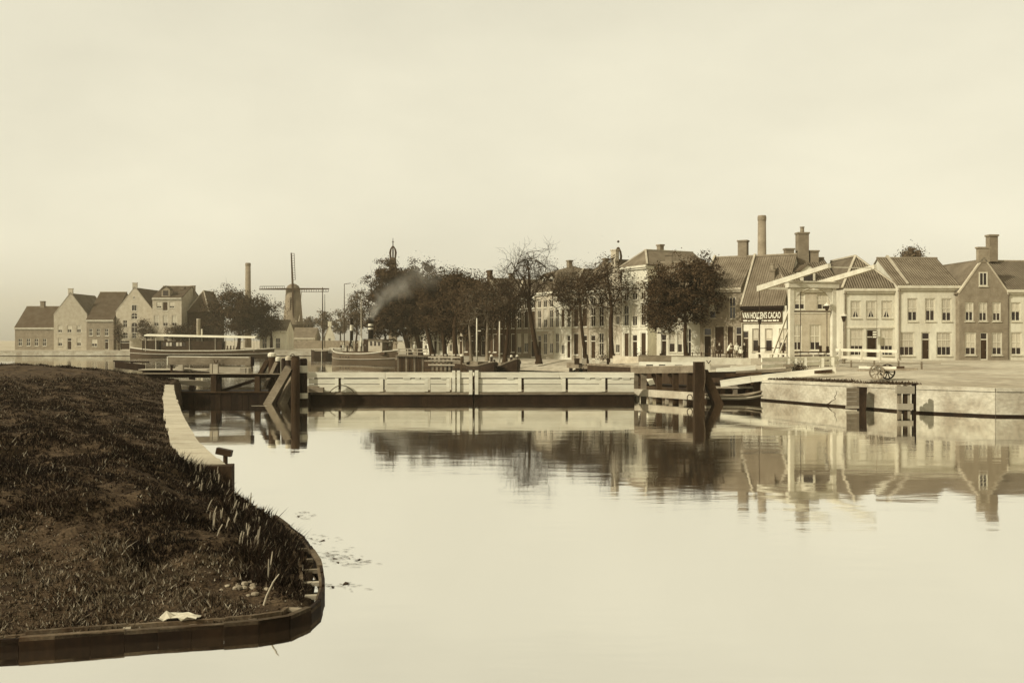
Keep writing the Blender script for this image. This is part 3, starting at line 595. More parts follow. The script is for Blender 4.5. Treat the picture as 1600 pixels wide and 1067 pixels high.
# --- the row along the tree-lined quay, seen at a slant
def row_Y(x): return 116888.0 / (x + 8.6)
ROW = [(1012, 972, 11.4, 13.4, 'hip', 'plaster', 'tall white three-storey house at the near end of the tree-lined row', 'P3'),
       (972, 946, 8.6, 12.6, 'front', 'lbrick', 'narrow pale brick house with an arched doorway and pointed gable', 'N'),
       (946, 920, 8.9, 11.8, 'side', 'lbrick', 'pale brick house third along the row, right of the middle trees', 'B'),
       (920, 893, 9.2, 12.6, 'side', 'brick', 'brown brick house with closed dark shutters behind the straight-trunked tree', 'S'),
       (893, 866, 8.4, 12.2, 'hip', 'plaster', 'cream plastered house with a white shop door behind the middle trees', 'B'),
       (866, 838, 9.2, 13.0, 'mansard', 'lbrick', 'pale house with a dormered mansard roof right of the tall bare tree', 'D'),
       (838, 806, 8.7, 12.0, 'side', 'brick', 'brown house with a sash window directly behind the tall bare tree', 'B'),
       (806, 778, 8.2, 11.6, 'hip', 'dbrick', 'dark brick house with long shutters left of the tall bare tree', 'S'),
       (778, 750, 8.8, 12.2, 'front', 'dbrick', 'dark gabled house behind the two white masts', 'S'),
       (750, 724, 8.0, 11.5, 'side', 'dbrick', 'dark brick house just left of the taller white mast', 'S'),
       (724, 700, 8.4, 12.0, 'hip', 'lbrick', 'pale striped house glimpsed between leaning trunks', 'B'),
       (700, 676, 8.0, 11.0, 'side', 'plaster', 'whitewashed house behind the white palisade', 'B'),
       (676, 655, 7.4, 10.5, 'front', 'plaster', 'small white gabled house behind the leaning trunks', 'B'),
       (655, 636, 7.6, 10.6, 'side', 'brick', 'last brown house of the row beside the steamer landing', 'B')]
TH = math.atan2(-1, .532)                      # facade direction from far to near
for x1, x0, ev, rg_, rf, wl, lb, sty in ROW:
    Y0, Y1 = row_Y(x0), row_Y(x1); X0 = 23.7 - .532 * (Y0 - 100); w = (Y0 - Y1) * math.hypot(1, .532) - .02; z0 = 1.38
    wins = []; nb = 3 if w > 4.4 else 2; ww = w / nb * .62
    rr = random.Random(x1)
    dr = rr.randrange(nb)
    for k in range(nb):
        c = w * (k + .5) / nb; a, b = c - ww / 2, c + ww / 2
        wins.append((a, b, .05, 3.2, 'door') if k == dr else (a, b, .40 + rr.uniform(0, .3), 3.45, 'shut' if sty == 'S' else rr.choice(['sash', 'dark', 'dark', 'shut', 'lace'])))
        wins.append((a, b, 4.2, 6.75, 'shut' if sty == 'S' and rr.random() < .6 else rr.choice(['sash', 'dark', 'dark', 'shut'])))
        if ev > 8.5: wins.append((a, b, 7.0 if ev < 10 else 7.3, 8.1 if ev < 10 else 9.4, 'sash' if ev > 10 else 'small'))
    if sty == 'N': wins = [q for q in wins if q[4] != 'door'] + []
    if sty == 'N':
        wins = [(.5, 1.5, .1, 3.3, 'arch'), (w - 1.5, w - .5, .9, 3.1, 'sash'), (.55, 1.35, 4.4, 6.4, 'sash'), (w - 1.4, w - .55, 4.4, 6.4, 'sash')]
    h = house('canal_house', lb, (X0, Y0, z0), TH, w, 9, ev, rg_, rf, wins, wl, 'roof', 'white' if wl != 'dbrick' else 'gwood', chim=((w * .3, 4.6, rg_ - 1.2, rg_ + .7, .7),) if x1 in (1012, 920, 866, 778, 700) else (), belts=(3.85,) if sty in ('P3', 'D') else ())
    if sty == 'D': dormer(h, w * .3, .4, ev + .3, 1.1, 1.7); dormer(h, w * .72, .4, ev + .3, 1.1, 1.7)

# --- houses round the drawbridge
def hfront(x0, x1, Y, rz, zbase):               # width of a facade between two photo columns when it is turned by rz
    X0 = xx(x0, Y); c, s = math.cos(rz), math.sin(rz); k = (x1 - 800) / F
    return X0, (k * Y - X0) / (c - k * s)
def ez(y, Y, zb): return zz(y, Y) - zb
zb = 1.95
rz = R(-14); Y = 110; X0, w = hfront(1026, 1094, Y, rz, zb)
house('canal_house', 'low white house with tall ground floor windows behind the big leafy tree', (X0, Y, 1.6), rz, w, 8, ez(462, Y, 1.6), ez(412, Y + 4, 1.6), 'side',
      [(.5, 1.15, .1, 3.0, 'door'), (1.35, 2.1, .9, 3.3, 'sash'), (2.3, 2.9, .9, 3.3, 'sash'), (3.15, 3.55, .3, 3.5, 'dark')] + [(w - 1.5, w - .95, .2, 3.6, 'dark')] + [(k * w / 4 + .4, k * w / 4 + 1.2, 4.2, 6.0, 'sash') for k in range(4)], 'plaster', 'roof', chim=((1.0, 4, ez(412, 114, 1.6) - .8, ez(400, 114, 1.6), .8),))
rz = R(-30); Y = 106; X0, w = hfront(1094, 1158, Y, rz, zb); e_ = ez(450, 105, zb)
house('shop_house', 'house with a dark wooden shopfront and a single upper window', (X0, Y, zb), rz, w, 9.5, e_, ez(404, Y + 4, zb), 'side',
      [(.35, 1.3, .05, 3.3, 'door'), (1.55, 2.75, .35, 3.5, 'shut'), (2.95, 3.75, .35, 3.5, 'shut'), (3.9, 4.7, .1, 3.4, 'door'), (w - 1.35, w - .55, 4.2, 6.6, 'dark'), (1.0, 1.8, 4.3, 6.3, 'sash')], 'brick', 'roof', parapet=(.1,), cornice='lwood', wm='lwood', chim=((w * .72, 5, ez(404, 110, zb) - 1.4, ez(380, 110, zb), 1.0),))
rz = R(-33); Y = 101.5; X0, w = hfront(1158.5, 1224, Y, rz, zb); e_ = ez(478, 99.5, zb); VH = (X0, Y, rz, w, e_)
house('corner_house', 'low corner house with a steep pantiled roof and an advertising board under the eaves', (X0, Y, zb), rz, w, 8.6, e_, ez(401, Y + 3, zb), 'side',
      [(.12, .78, .05, 2.9, 'door'), (1.15, 1.85, .75, 3.15, 'sash'), (2.5, 3.3, .75, 3.15, 'sash'), (3.95, 4.75, .75, 3.15, 'sash')], 'plaster', 'roof', parapet=(-.02,), cornice='dwood', wm='lwood', chim=((w * .58, 2.3, e_ + 1.6, e_ + 3.7, .55, 1),))
rz = R(3); Y = 99; X0, w = hfront(1234, 1314, Y, rz, zb); e_ = ez(449, Y, zb); rd = ez(404, Y + 4.5, zb)
h = house('brick_house', 'weathered brick house behind the drawbridge portal with a massive chimney stack', (X0, Y, zb), rz, w, 10, e_, rd, 'side',
      [(.35, 1.25, .9, 3.55, 'lace'), (2.05, 3.2, .9, 3.55, 'lace'), (4.1, 4.75, .5, 3.5, 'dark'), (.45, 1.6, 5.05, 6.75, 'lace'), (2.8, 4.0, 5.05, 6.75, 'lace')], 'lbrick', 'roof', wm='plaster', belts=(4.75,),
      chim=((w * .55, 4.6, rd - 1.2, rd + 2.6, 1.15, 1), (w * .28, 4.6, rd - 1.2, rd + .9, .9), (w * .78, 4.6, rd - 1.2, rd + .7, .9)))
dormer(h, w * .42, .9, e_ + .5, 1.5, 1.25, 'plaster')
rz = R(2); Y = 96; X0, w = hfront(1318, 1402, Y, rz, zb); e_ = ez(450.5, Y, zb); rd = ez(400, Y + 3, zb); p = F / Y
U = lambda x: (x - 1318) / p; Zp = lambda y: ez(y, Y, zb)
h = house('plaster_house', 'pale plastered house with a hipped pantile roof and three upper windows', (X0, Y, zb), rz, w, 10, e_, rd, 'hip',
      [(U(1329), U(1346), Zp(497), Zp(470), 'curt'), (U(1353.5), U(1370.5), Zp(497), Zp(470), 'curt'), (U(1378), U(1395), Zp(497), Zp(470), 'curt'),
       (U(1328), U(1350), Zp(556), Zp(514), 'shop'), (U(1354), U(1372), .02, Zp(514), 'door'), (U(1376), U(1397), Zp(556), Zp(514), 'shop')], 'plaster', 'roof', wm='white', belts=(Zp(511),))
rz = R(2); Y = 95.5; X0, w = hfront(1402.5, 1498, Y, rz, zb); U = lambda x: (x - 1402.5) / p
h = house('pale_house', 'wide pale house with a parapet roof right of the hipped house', (X0, Y, zb), rz, w, 9.5, ez(446, Y, zb), ez(404, Y + 4, zb), 'side',
      [(U(1418), U(1434), Zp(502), Zp(466), 'sash'), (U(1446), U(1462), Zp(502), Zp(466), 'sash'), (U(1472), U(1488), Zp(502), Zp(466), 'sash'), (U(1405), U(1429), Zp(556), Zp(519), 'shop'), (U(1440), U(1454), .02, Zp(519), 'door'), (U(1464), U(1488), Zp(556), Zp(519), 'shop')], 'plaster', 'roof', parapet=(1.0,), wm='white')
rz = R(4); Y = 95; X0, w = hfront(1499, 1575, Y, rz, zb); U = lambda x: (x - 1499) / p
house('brick_house', 'brown brick house with a pointed front gable near the right edge', (X0, Y, zb), rz, w, 9.5, ez(458, Y, zb), ez(404, Y, zb), 'front',
      [(U(1508), U(1522), Zp(502), Zp(472), 'sash'), (U(1530), U(1544), Zp(502), Zp(472), 'sash'), (U(1552), U(1566), Zp(502), Zp(472), 'sash'), (U(1508), U(1526), Zp(555), Zp(519), 'lace'), (U(1532), U(1545), .02, Zp(519), 'door'), (U(1551), U(1568), Zp(555), Zp(519), 'lace'), (U(1530), U(1544), Zp(447), Zp(425), 'small')], 'brick', 'roof')
rz = R(5); Y = 95; X0, w = hfront(1577, 1660, Y, rz, zb); U = lambda x: (x - 1577) / p
house('plaster_house', 'cream house with sash windows cut by the right edge', (X0, Y + .5, zb), rz, w, 9.5, ez(452, Y, zb), ez(408, Y + 4, zb), 'side',
      [(U(1584), U(1600), Zp(502), Zp(472), 'sash'), (U(1612), U(1628), Zp(502), Zp(472), 'sash'), (U(1584), U(1602), Zp(555), Zp(519), 'lace'), (U(1612), U(1628), .02, Zp(519), 'door')], 'plaster', 'roof', chim=((1.2, 4.5, 10.0, 12.6, .9),))

def downpipe(h, u, z1): MB().tube([(u, -.09, z1), (u, -.09, .05)], .055, 6).lathe([(.05, z1 - .05), (.14, z1 + .12), (.15, z1 + .2)], (u, -.12, 0), 6).build('downpipe', 'gwood', h)
for h_ in [o for o in COL.objects if o.get('category') == 'house' and o.location.x > 20 and o.location.y < 104]:
    zt_ = max((max(v.co.z for v in c.data.vertices) for c in h_.children if c.name.startswith('cornice')), default=0)
    if zt_: downpipe(h_, .14, zt_ - .6)
# --- the advertising board under the eaves of the corner house
def board():
    X0, Y, rz, w, e_ = VH
    r = thing('advertising_board', 'dark advertising board with white cocoa lettering under the corner house eaves', 'sign', (X0, Y, 1.95), rz)
    zt = e_ - .48; zb_ = zt - 1.22; MB().box(.02, w - .1, -.14, -.08, zb_, zt).build('board', 'signb', r)
    fr = MB(); 
    for a, b, c, d in ((.02, w - .1, zt, zt + .06), (.02, w - .1, zb_ - .06, zb_)): fr.box(a, b, -.17, -.075, c, d)
    fr.build('frame', 'lwood', r)
    def text(s, u0, u1, z0, h, nm):
        cu = bpy.data.curves.new(nm, 'FONT'); cu.body = s; cu.size = 1; cu.extrude = .012; cu.offset = .014
        o = bpy.data.objects.new(nm, cu); COL.objects.link(o); bpy.context.view_layer.update()
        me = bpy.data.meshes.new_from_object(o.evaluated_get(bpy.context.evaluated_depsgraph_get())); bpy.data.objects.remove(o)
        xs = [v.co.x for v in me.vertices]; ys = [v.co.y for v in me.vertices]; sx = (u1 - u0) / (max(xs) - min(xs)); sy = h / (max(ys) - min(ys)); mx, my = min(xs), min(ys)
        for v in me.vertices: v.co = Vector((u0 + (v.co.x - mx) * sx, -.153 + v.co.z * .5, z0 + (v.co.y - my) * sy))
        me.materials.clear(); me.materials.append(MAT['signw']); o = bpy.data.objects.new(nm, me); COL.objects.link(o); o.parent = r
    text("VAN HOUTEN'S CACAO", .15, w - .24, zb_ + .44, .66, 'lettering')
    rr = random.Random(6); m = MB(); u = .25
    while u < w - .5:                                                               # the illegible small line
        l = rr.uniform(.12, .5); m.box(u, u + l, -.152, -.1405, zb_ + .14, zb_ + rr.uniform(.24, .30)); u += l + rr.uniform(.05, .1)
    m.build('small_lettering', 'signw', r)
board()

# --- across the water on the left
LY = 238; LZ = 1.4; q = F / LY
def lh(x0, x1, **k): return xx(x0, LY), (x1 - x0) / q
LE = lambda y: ez(y, LY, LZ)
X0, w = lh(181, 240); U = lambda x: (x - 181) / q
house('warehouse', 'tall brick warehouse with arched windows and a pointed gable', (X0, LY, LZ), 0, w, 16, LE(487), LE(449), 'front',
      [(U(205), U(215), LE(520), LE(504), 'arch'), (U(192), U(199), LE(512), LE(500), 'arch'), (U(218), U(225), LE(512), LE(500), 'arch'), (U(193), U(200), LE(529), LE(520), 'arch'), (U(206), U(213), LE(529), LE(520), 'arch'),
       (U(205), U(215), LE(499), LE(489), 'arch'), (U(187), U(203), .02, LE(532), 'door'), (U(205.5), U(214), LE(486), LE(476), 'small'), (U(208), U(211), LE(467), LE(463), 'small')], 'lbrick', 'droof')
X0, w = lh(243, 288); U = lambda x: (x - 243) / q
h = house('dormer_house', 'square brick house with rows of sash windows and a dormered dark roof', (X0, LY - 2, LZ), 0, w, 15, LE(466), LE(446), 'side',
      [(U(249), U(257), LE(482), LE(472), 'lace'), (U(258.5), U(267), LE(486), LE(472), 'shut'), (U(269), U(277), LE(482), LE(472), 'lace'), (U(245), U(253), LE(510), LE(493), 'lace'), (U(259), U(267), LE(510), LE(493), 'lace'), (U(273), U(281), LE(510), LE(493), 'lace'),
       (U(247), U(255), LE(542), LE(525), 'lace'), (U(260), U(267), .02, LE(523), 'door'), (U(273), U(281), LE(542), LE(525), 'lace')], 'lbrick', 'droof', chim=((U(276), 6, LE(460), LE(449), 1.2), (U(287), 9, LE(460), LE(445), 1.0)))
dormer(h, U(262), .6, LE(464), 2.0, 1.7, 'brick')
X0, w = lh(289, 322)
house('side_house', 'dark house with a long sloping roof beside the square brick house', (X0, LY + 2, LZ), 0, w, 13, LE(487), LE(452), 'hip', [(.5, 1.4, 4, 6, 'dark'), (2.2, 3.1, 4, 6, 'dark'), (3.8, 4.6, 4, 6, 'dark')], 'dbrick', 'droof', cornice=None)
X0, w = lh(138, 180)
house('gabled_house', 'dark tiled house with a timber gable left of the warehouse', (X0, LY - 1, LZ), 0, w, 16, LE(500), LE(455), 'side', [(.6, 1.5, 3.4, 5.2, 'dark'), (2.4, 3.3, 3.4, 5.2, 'dark'), (4.4, 5.4, 3.4, 5.2, 'dark'), (4.4, 5.4, .05, 2.6, 'door'), (1.2, 2.6, .8, 2.6, 'sash')], 'brick', 'droof')
X0, w = lh(84, 136)
house('gabled_house', 'broad pale house with a front gable at the far left', (X0, LY, LZ), 0, w, 14, LE(492), LE(458), 'front', [(1 + k * 2.3, 2.1 + k * 2.3, 4.2, 6.0, 'sash') for k in range(3)] + [(1, 2.1, .9, 2.9, 'sash'), (3.3, 4.4, .02, 2.9, 'door'), (5.6, 6.7, .9, 2.9, 'sash')], 'lbrick', 'roof')
X0, w = lh(20, 82)
house('gabled_house', 'long low tiled house at the left edge', (X0, LY + 1, LZ), 0, w, 12, LE(512), LE(478), 'side', [(.8 + k * 2, 1.8 + k * 2, .9, 2.8, 'dark') for k in range(4)], 'brick', 'droof', chim=((4, 6, LE(482), LE(470), 1),))
X0, w = lh(404, 446)
house('shop_house', 'low pale building with large ground floor windows below the windmill', (X0, LY + 1, LZ), 0, w, 8, LE(517), LE(500), 'side', [(.6, 1.8, .3, 2.9, 'dark'), (2.4, 3.3, .02, 3.0, 'door'), (3.9, 5.1, .3, 2.9, 'dark')], 'plaster', 'roof')
LY = 300; q = F / LY
X0, w = lh(507, 523)
house('barn', 'small barn with a white front gable right of the windmill', (X0, LY, LZ), R(12), w, 12, LE(529), LE(508), 'front', [(1.1, 1.9, 2.0, 3.0, 'small')], 'plaster', 'roof')
X0, w = lh(456, 492)
house('mill_house', 'low tiled house at the foot of the windmill', (X0, LY, LZ), 0, w, 9, LE(528), LE(513), 'side', [(.8 + k * 1.7, 1.7 + k * 1.7, .9, 2.4, 'dark') for k in range(3)], 'lbrick', 'roof')
mb = MB().beam((xx(445, 270), 270, 2.4), (xx(560, 270), 270, 2.4), .3, 2.4); one('garden_wall', 'long dark garden wall behind the moored barge', 'wall', mb, 'brick')

# ------------------------------------------------------------------ chimneys, mill, spires
def smokestack(label, x, ytop, ybot, Y, wpx, mat='chim'):
    k = Y / F; r = wpx * k / 2; zt, z0 = zz(ytop, Y), 1.4; p = at(x, 500, Y)
    o = thing('factory_chimney', label, 'chimney', (p.x, Y, z0)); H = zt - z0
    MB().lathe([(r * 1.35, 0), (r * 1.15, H * .5), (r, H * .96)], n=20).build('shaft', mat, o, True)
    MB().lathe([(r * 1.02, H * .96), (r * 1.08, H * .97), (r * 1.08, H * .99), (r * .95, H)], n=20).build('crown', mat, o)
smokestack('thick square-shouldered factory chimney behind the corner house', 1190.5, 337, 400, 150, 12.5)
smokestack('slender dark factory chimney rising over the round tree', 387.5, 411, 460, 300, 8)

def windmill():
    Y = 325.; k = Y / F; cx = xx(458, Y); z0 = 1.4; o = thing('windmill', 'hazy brick windmill with its sails set upright and level', 'windmill', (cx, Y, z0))
    zc = zz(456, Y) - z0; zg = zz(508, Y) - z0
    MB().lathe([(17 * k, 0), (16 * k, zg), (14.5 * k, zg + 2.5), (11.2 * k, zc)], n=16).build('tower', 'mill', o, True)
    MB().lathe([(21 * k, zg - .25), (21 * k, zg)], n=16).build('gallery', 'mwood', o)
    rl = MB()
    for i in range(16):
        a = 2 * math.pi * i / 16; b = 2 * math.pi * (i + 1) / 16; pa = (21 * k * math.cos(a), 21 * k * math.sin(a)); pb = (21 * k * math.cos(b), 21 * k * math.sin(b))
        rl.beam((*pa, zg), (*pa, zg + 1.1), .1).beam((*pa, zg + 1.1), (*pb, zg + 1.1), .1)
    rl.build('gallery_rail', 'gwood', o)
    MB().lathe([(11.4 * k, zc), (11 * k, zc + 1.0), (8.5 * k, zc + 2.0), (4 * k, zc + 2.6), (.2, zc + 2.8)], n=14).build('cap', 'gwood', o, True)
    hub = Vector((2.5 * k, -13 * k, zc + .8)); MB().tube([hub + Vector((0, 3, 0)), hub], .45, 8).build('axle', 'mwood', o)
    for nm, ang, L in (('u', 92.5, 56), ('l', 180.5, 52), ('r', 0.2, 56), ('d', 271, 54)):
        a = R(ang); d = Vector((math.cos(a), 0, math.sin(a))); s = Vector((-d.z, 0, d.x)); Lm = L * k
        sl = MB(); sl.beam(hub, hub + d * Lm, .62, .62, up=(0, 1, 0), w1=.36, h1=.36)
        for t in np.linspace(.25, .98, 12): p = hub + d * Lm * t; sl.beam(p - s * .15, p - s * .95, .12, .12, up=(0, 1, 0))
        sl.beam(hub + d * Lm * .25 - s * .95, hub + d * Lm * .98 - s * .95, .16, .16, up=(0, 1, 0)); sl.build('sail', 'mwood', o)
    br = MB()
    for sx in (-1, 1): br.beam((sx * 10 * k, 3, zc + .3), (sx * 2 * k + 10 * k, -14 * k, zg + 1), .2)
    br.build('tail_brace', 'lwood', o)
windmill()
def spire(label, x, ytip, yball, Y):
    k = Y / F; p = at(x, 500, Y); o = thing('church_spire', label, 'spire', (p.x, Y, 1.4)); zb_ = zz(yball, Y) - 1.4; zt = zz(ytip, Y) - 1.4; r = 5.5 * k
    MB().box(-r * 1.1, r * 1.1, -r * 1.1, r * 1.1, 0, zb_ - 6).build('tower', 'brick', o)
    MB().lathe([(r * 1.3, zb_ - 6), (r * 1.05, zb_ - 3), (r * .9, zb_ - 1.2)], n=8).build('roof', 'droof', o)
    m = MB()
    for i in range(8):
        a = 2 * math.pi * i / 8; c, s_ = math.cos(a), math.sin(a)
        m.tube([(r * .8 * c, r * .8 * s_, zb_ - 1.2), (r * 1.0 * c, r * 1.0 * s_, zb_ + .2), (r * .75 * c, r * .75 * s_, zb_ + 1.1), (r * .2 * c, r * .2 * s_, zb_ + 1.9)], .11, 5)
    m.build('lantern', 'mwood', o)
    MB().tube([(0, 0, zb_ + 1.6), (0, 0, zt)], [.16, .06], 6).lathe([(.05, 0), (.3, .25), (.05, .5)], (0, 0, zb_ + 2.8), 8).build('finial', 'mwood', o)
spire('slim open lantern spire poking above the tree clump', 614, 372, 396, 260)
spire('little cupola with a weathervane above the sparse right-hand trees', 966, 386, 402, 190)

# ------------------------------------------------------------------ trees
def tree(name, label, base, fork, cen, rad, leaves, leaf, seed, mat='leaf', bark='bark', r0=.32, limbs=9, subs=6, twigs=5, group='trees', clump=.75, shell=.35, extra=1, twr=.014, mass=.7):
    """base, fork, crown centre in world coordinates; rad = crown half sizes"""
    rg = random.Random(seed); base, fork, cen = Vector(base), Vector(fork), Vector(cen); rad = Vector(rad)
    o = thing(name, label, 'tree', base, 0, group)
    tb = MB(); tips = []; B = base
    def crown_pt(lo, hi, bias=0):
        while True:
            d = Vector((rg.gauss(0, 1), rg.gauss(0, 1), rg.gauss(0, 1)))
            if d.length > .05: break
        d.normalize(); 
        f = .97 + .24 * math.sin(3 * d.x + seed) * math.cos(4 * d.z + seed * .7) + .13 * math.sin(7 * d.y + 5 * d.z + seed)
        t = rg.uniform(lo, hi) * f; return cen + Vector((d.x * rad.x, d.y * rad.y, d.z * rad.z)) * t
    def limb(p, q, ra, rb, sag=.08, n=4, sides=5):
        L = (q - p).length; side = Vector((rg.gauss(0, 1), rg.gauss(0, 1), rg.gauss(0, .6))) * L * sag; pts = []
        for i in range(n + 1):
            t = i / n; w = math.sin(math.pi * t); pts.append(p.lerp(q, t) + side * w + Vector((0, 0, L * .06 * w)) - B)
        tb.tube(pts, [ra + (rb - ra) * i / n for i in range(n + 1)], sides, cap=False); return [x + B for x in pts]
    trunk = limb(base - Vector((0, 0, .3)), fork, r0 * 1.15, r0 * .72, .02, 5, 8)
    tb.tube([Vector((0, 0, -.3)), Vector((0, 0, .25)), Vector((0, 0, .8))], [r0 * 1.9, r0 * 1.35, r0 * 1.05], 8, cap=False)
    top = cen + Vector((0, 0, rad.z * .55)); lead = limb(fork, top, r0 * .7, .05, .05, 6, 6)
    for i in range(limbs):
        src = lead[min(len(lead) - 1, int(rg.random() ** 1.4 * 5))] if i > 2 else trunk[-1]
        for _ in range(6):
            q = crown_pt(.62, .95)
            if q.z > src.z - rad.z * .35: break
        L1 = limb(src, q, r0 * rg.uniform(.22, .36), .035, .10, 5, 5); tips.append(q)
        for j in range(subs):
            s = L1[rg.randint(2, 5)]; q2 = crown_pt(.4, 1.0)
            for _ in range(7):
                c = crown_pt(.4, 1.0)
                if (c - s).length < (q2 - s).length: q2 = c
            L2 = limb(s, q2, .055, twr * 1.4, .12, 3, 4); tips.append(q2)
            for k in range(twigs):
                s2 = L2[rg.randint(1, 3)]; d = (q2 - s).normalized() + Vector((rg.gauss(0, .6), rg.gauss(0, .6), rg.gauss(.15, .5))); ln = rg.uniform(.6, 1.7) * rad.x / 5
                q3 = s2 + d.normalized() * ln; L3 = limb(s2, q3, twr * 1.4, twr * .7, .1, 2, 3); tips.append(q3)
                for e in range(extra - 1):
                    q4 = L3[rg.randint(1, 2)] + Vector((rg.gauss(0, .4), rg.gauss(0, .4), rg.gauss(.2, .35))) * ln; limb(L3[1], q4, twr, twr * .6, .1, 2, 3); tips.append(q4)
    tb.build('trunk', bark, o, True)
    if leaves:
        g = np.random.default_rng(seed); T = np.array([t - B for t in tips]); C = np.array(cen - B); Rr = np.array(rad)
        nfill = int(len(T) * shell); fp = np.array([crown_pt(.55, 1.0) - B for _ in range(max(1, nfill))]); T = np.concatenate([T, fp]) if nfill else T
        # leaves gather in flattened masses round the twig ends, facing out of their mass
        nm = int(np.clip(len(T) * mass, 24, 520)); mi = g.choice(len(T), nm, replace=len(T) < nm); MC = T[mi]; e0 = np.sqrt((((MC - C) / Rr) ** 2).sum(1)); MC = MC[e0 < 1.0]; nm = len(MC)
        MR = g.uniform(.35, 1.0, nm) ** 1.3 * clump * 2.3; wgt = MR ** 2 * g.uniform(.3, 1, nm); wgt /= wgt.sum(); idx = g.choice(nm, leaves, p=wgt)
        dr = g.normal(0, 1, (leaves, 3)); dr[:, 2] += .25; dr /= np.linalg.norm(dr, axis=1)[:, None]; rr_ = g.random(leaves) ** .45
        P = MC[idx] + dr * (MR[idx] * rr_)[:, None] * np.array([1, 1, .58]) + g.normal(0, .07, (leaves, 3)); stray = g.random(leaves) < .12; P[stray] += g.normal(0, clump * .8, (int(stray.sum()), 3))
        e = np.sqrt((((P - C) / (Rr * 1.12)) ** 2).sum(1)); K = len(P); out_ = (P - C) / Rr
        n = dr * 1.0 + out_ * .6 + g.normal(0, .55, (K, 3)); n[:, 2] += .25; n /= np.linalg.norm(n, axis=1)[:, None]; a = g.normal(0, 1, (K, 3)); u = np.cross(n, a); u /= np.linalg.norm(u, axis=1)[:, None] + 1e-9; w = np.cross(n, u)
        s = (leaf * g.uniform(.55, 1.3, K) * np.clip(1.25 - .55 * e, .5, 1.1))[:, None]; V = np.stack([P - u * s, P - w * s * .55, P + u * s, P + w * s * .55], 1).reshape(-1, 3)
        npmesh('crown', V, np.arange(4 * K).reshape(-1, 4), mat, o)
    return o
def ptree(name, label, bx, by_z, Y, fx, fy, cx, cy, rx, ry, leaves, leaf, seed, depth=None, **k):
    p = Y / F; b = at(bx, 500, Y); b.z = by_z; c = at(cx, cy, Y + .5); q_ = 1.10 if leaves > 7000 else 1.03; rx *= q_; ry *= q_; return tree(name, label, b, at(fx, fy, Y), c, (rx * p, (depth or rx * .85) * p, ry * p), leaves, leaf, seed, **k)
tg = dict(group='trees along the far quay')
ptree('leafy_tree', 'broad dense tree at the left end of the quay clump, under the spire', 640, 1.15, 176, 622, 500, 616, 470, 52, 66, 36000, .21, 1, r0=.42, limbs=12, **tg)
ptree('leafy_tree', 'dense tree behind the steamer smoke, trunk leaning left', 657, 1.15, 166, 640, 498, 660, 472, 48, 64, 34000, .21, 2, r0=.38, limbs=11, **tg)
ptree('leafy_tree', 'dense tree with a leaning trunk above the timber landing', 677, 1.15, 151, 663, 500, 694, 478, 44, 60, 27000, .20, 3, r0=.38, limbs=11, **tg)
ptree('leafy_tree', 'leafy tree with a slightly bent trunk behind the white palisade', 696, 1.15, 140, 690, 502, 715, 478, 38, 56, 20000, .20, 4, r0=.30, limbs=10, **tg)
ptree('leafy_tree', 'thick upright tree at the right end of the white palisade', 713, 1.15, 136, 711, 500, 738, 482, 32, 58, 15000, .19, 5, r0=.36, limbs=10, **tg)
ptree('sparse_tree', 'thin grey tree left of the taller white mast', 736, 1.15, 133, 733, 510, 748, 480, 32, 52, 4200, .15, 6, r0=.2, limbs=9, bark='lbark', mat='leaf3', extra=2, **tg)
ptree('sparse_tree', 'pale forked tree between the two white masts', 761, 1.2, 131, 762, 502, 766, 478, 32, 52, 3600, .15, 7, r0=.2, limbs=8, bark='lbark', mat='leaf3', extra=2, **tg)
ptree('sparse_tree', 'grey tree with a long side limb right of the second white mast', 789, 1.2, 129, 795, 500, 788, 472, 36, 52, 3600, .15, 8, r0=.24, limbs=9, mat='leaf3', extra=2, **tg)
ptree('bare_tree', 'tall bare tree with a slanting trunk beside the sandy shore', 842, 1.12, 125, 826, 470, 820, 440, 70, 60, 420, .12, 9, r0=.29, limbs=14, subs=7, twigs=6, mat='leaf3', extra=3, shell=0, twr=.013, **tg)
ptree('sparse_tree', 'straight-trunked tree with thinning leaves right of the bare tree', 916, 1.3, 120, 906, 470, 902, 458, 54, 50, 3000, .12, 10, r0=.2, limbs=10, subs=7, mat='leaf3', extra=3, twr=.011, **tg)
ptree('sparse_tree', 'dark upright tree with few leaves before the three-storey house', 957, 1.5, 116, 956, 482, 948, 446, 54, 60, 3200, .13, 11, r0=.28, limbs=11, subs=7, mat='leaf', extra=3, twr=.011, **tg)
ptree('leafy_tree', 'large dense tree with a slim trunk before the low white house', 1073, 1.75, 104, 1071, 505, 1073, 453, 66, 63, 19000, .15, 12, r0=.22, limbs=15, subs=7, clump=.42, shell=.2, **tg)
ptree('leafy_tree', 'smaller dark tree touching the three-storey house', 1033, 1.6, 110, 1033, 520, 1032, 476, 27, 56, 11500, .14, 13, r0=.2, limbs=9, clump=.55, **tg)
ptree('leafy_tree', 'low bushy tree filling the gap left of the leaning trunks', 602, 1.2, 184, 602, 525, 600, 508, 30, 34, 8000, .22, 14, r0=.25, limbs=9, clump=.6, **tg)
tl = dict(group='trees on the far left quay')
ptree('leafy_tree', 'big round tree between the long boat and the factory chimney', 372, 1.35, 236, 374, 520, 366, 488, 50, 42, 17000, .26, 21, r0=.45, limbs=11, clump=1.0, **tl)
ptree('leafy_tree', 'rounded tree merging with the big tree, left of the windmill', 424, 1.35, 239, 424, 525, 412, 496, 32, 34, 9000, .25, 22, r0=.3, clump=.9, **tl)
ptree('small_tree', 'small pale tree in front of the brick warehouse', 228, 1.35, 235, 228, 530, 228, 516, 16, 22, 1800, .2, 23, r0=.16, mat='leaf2', clump=.6, **tl)
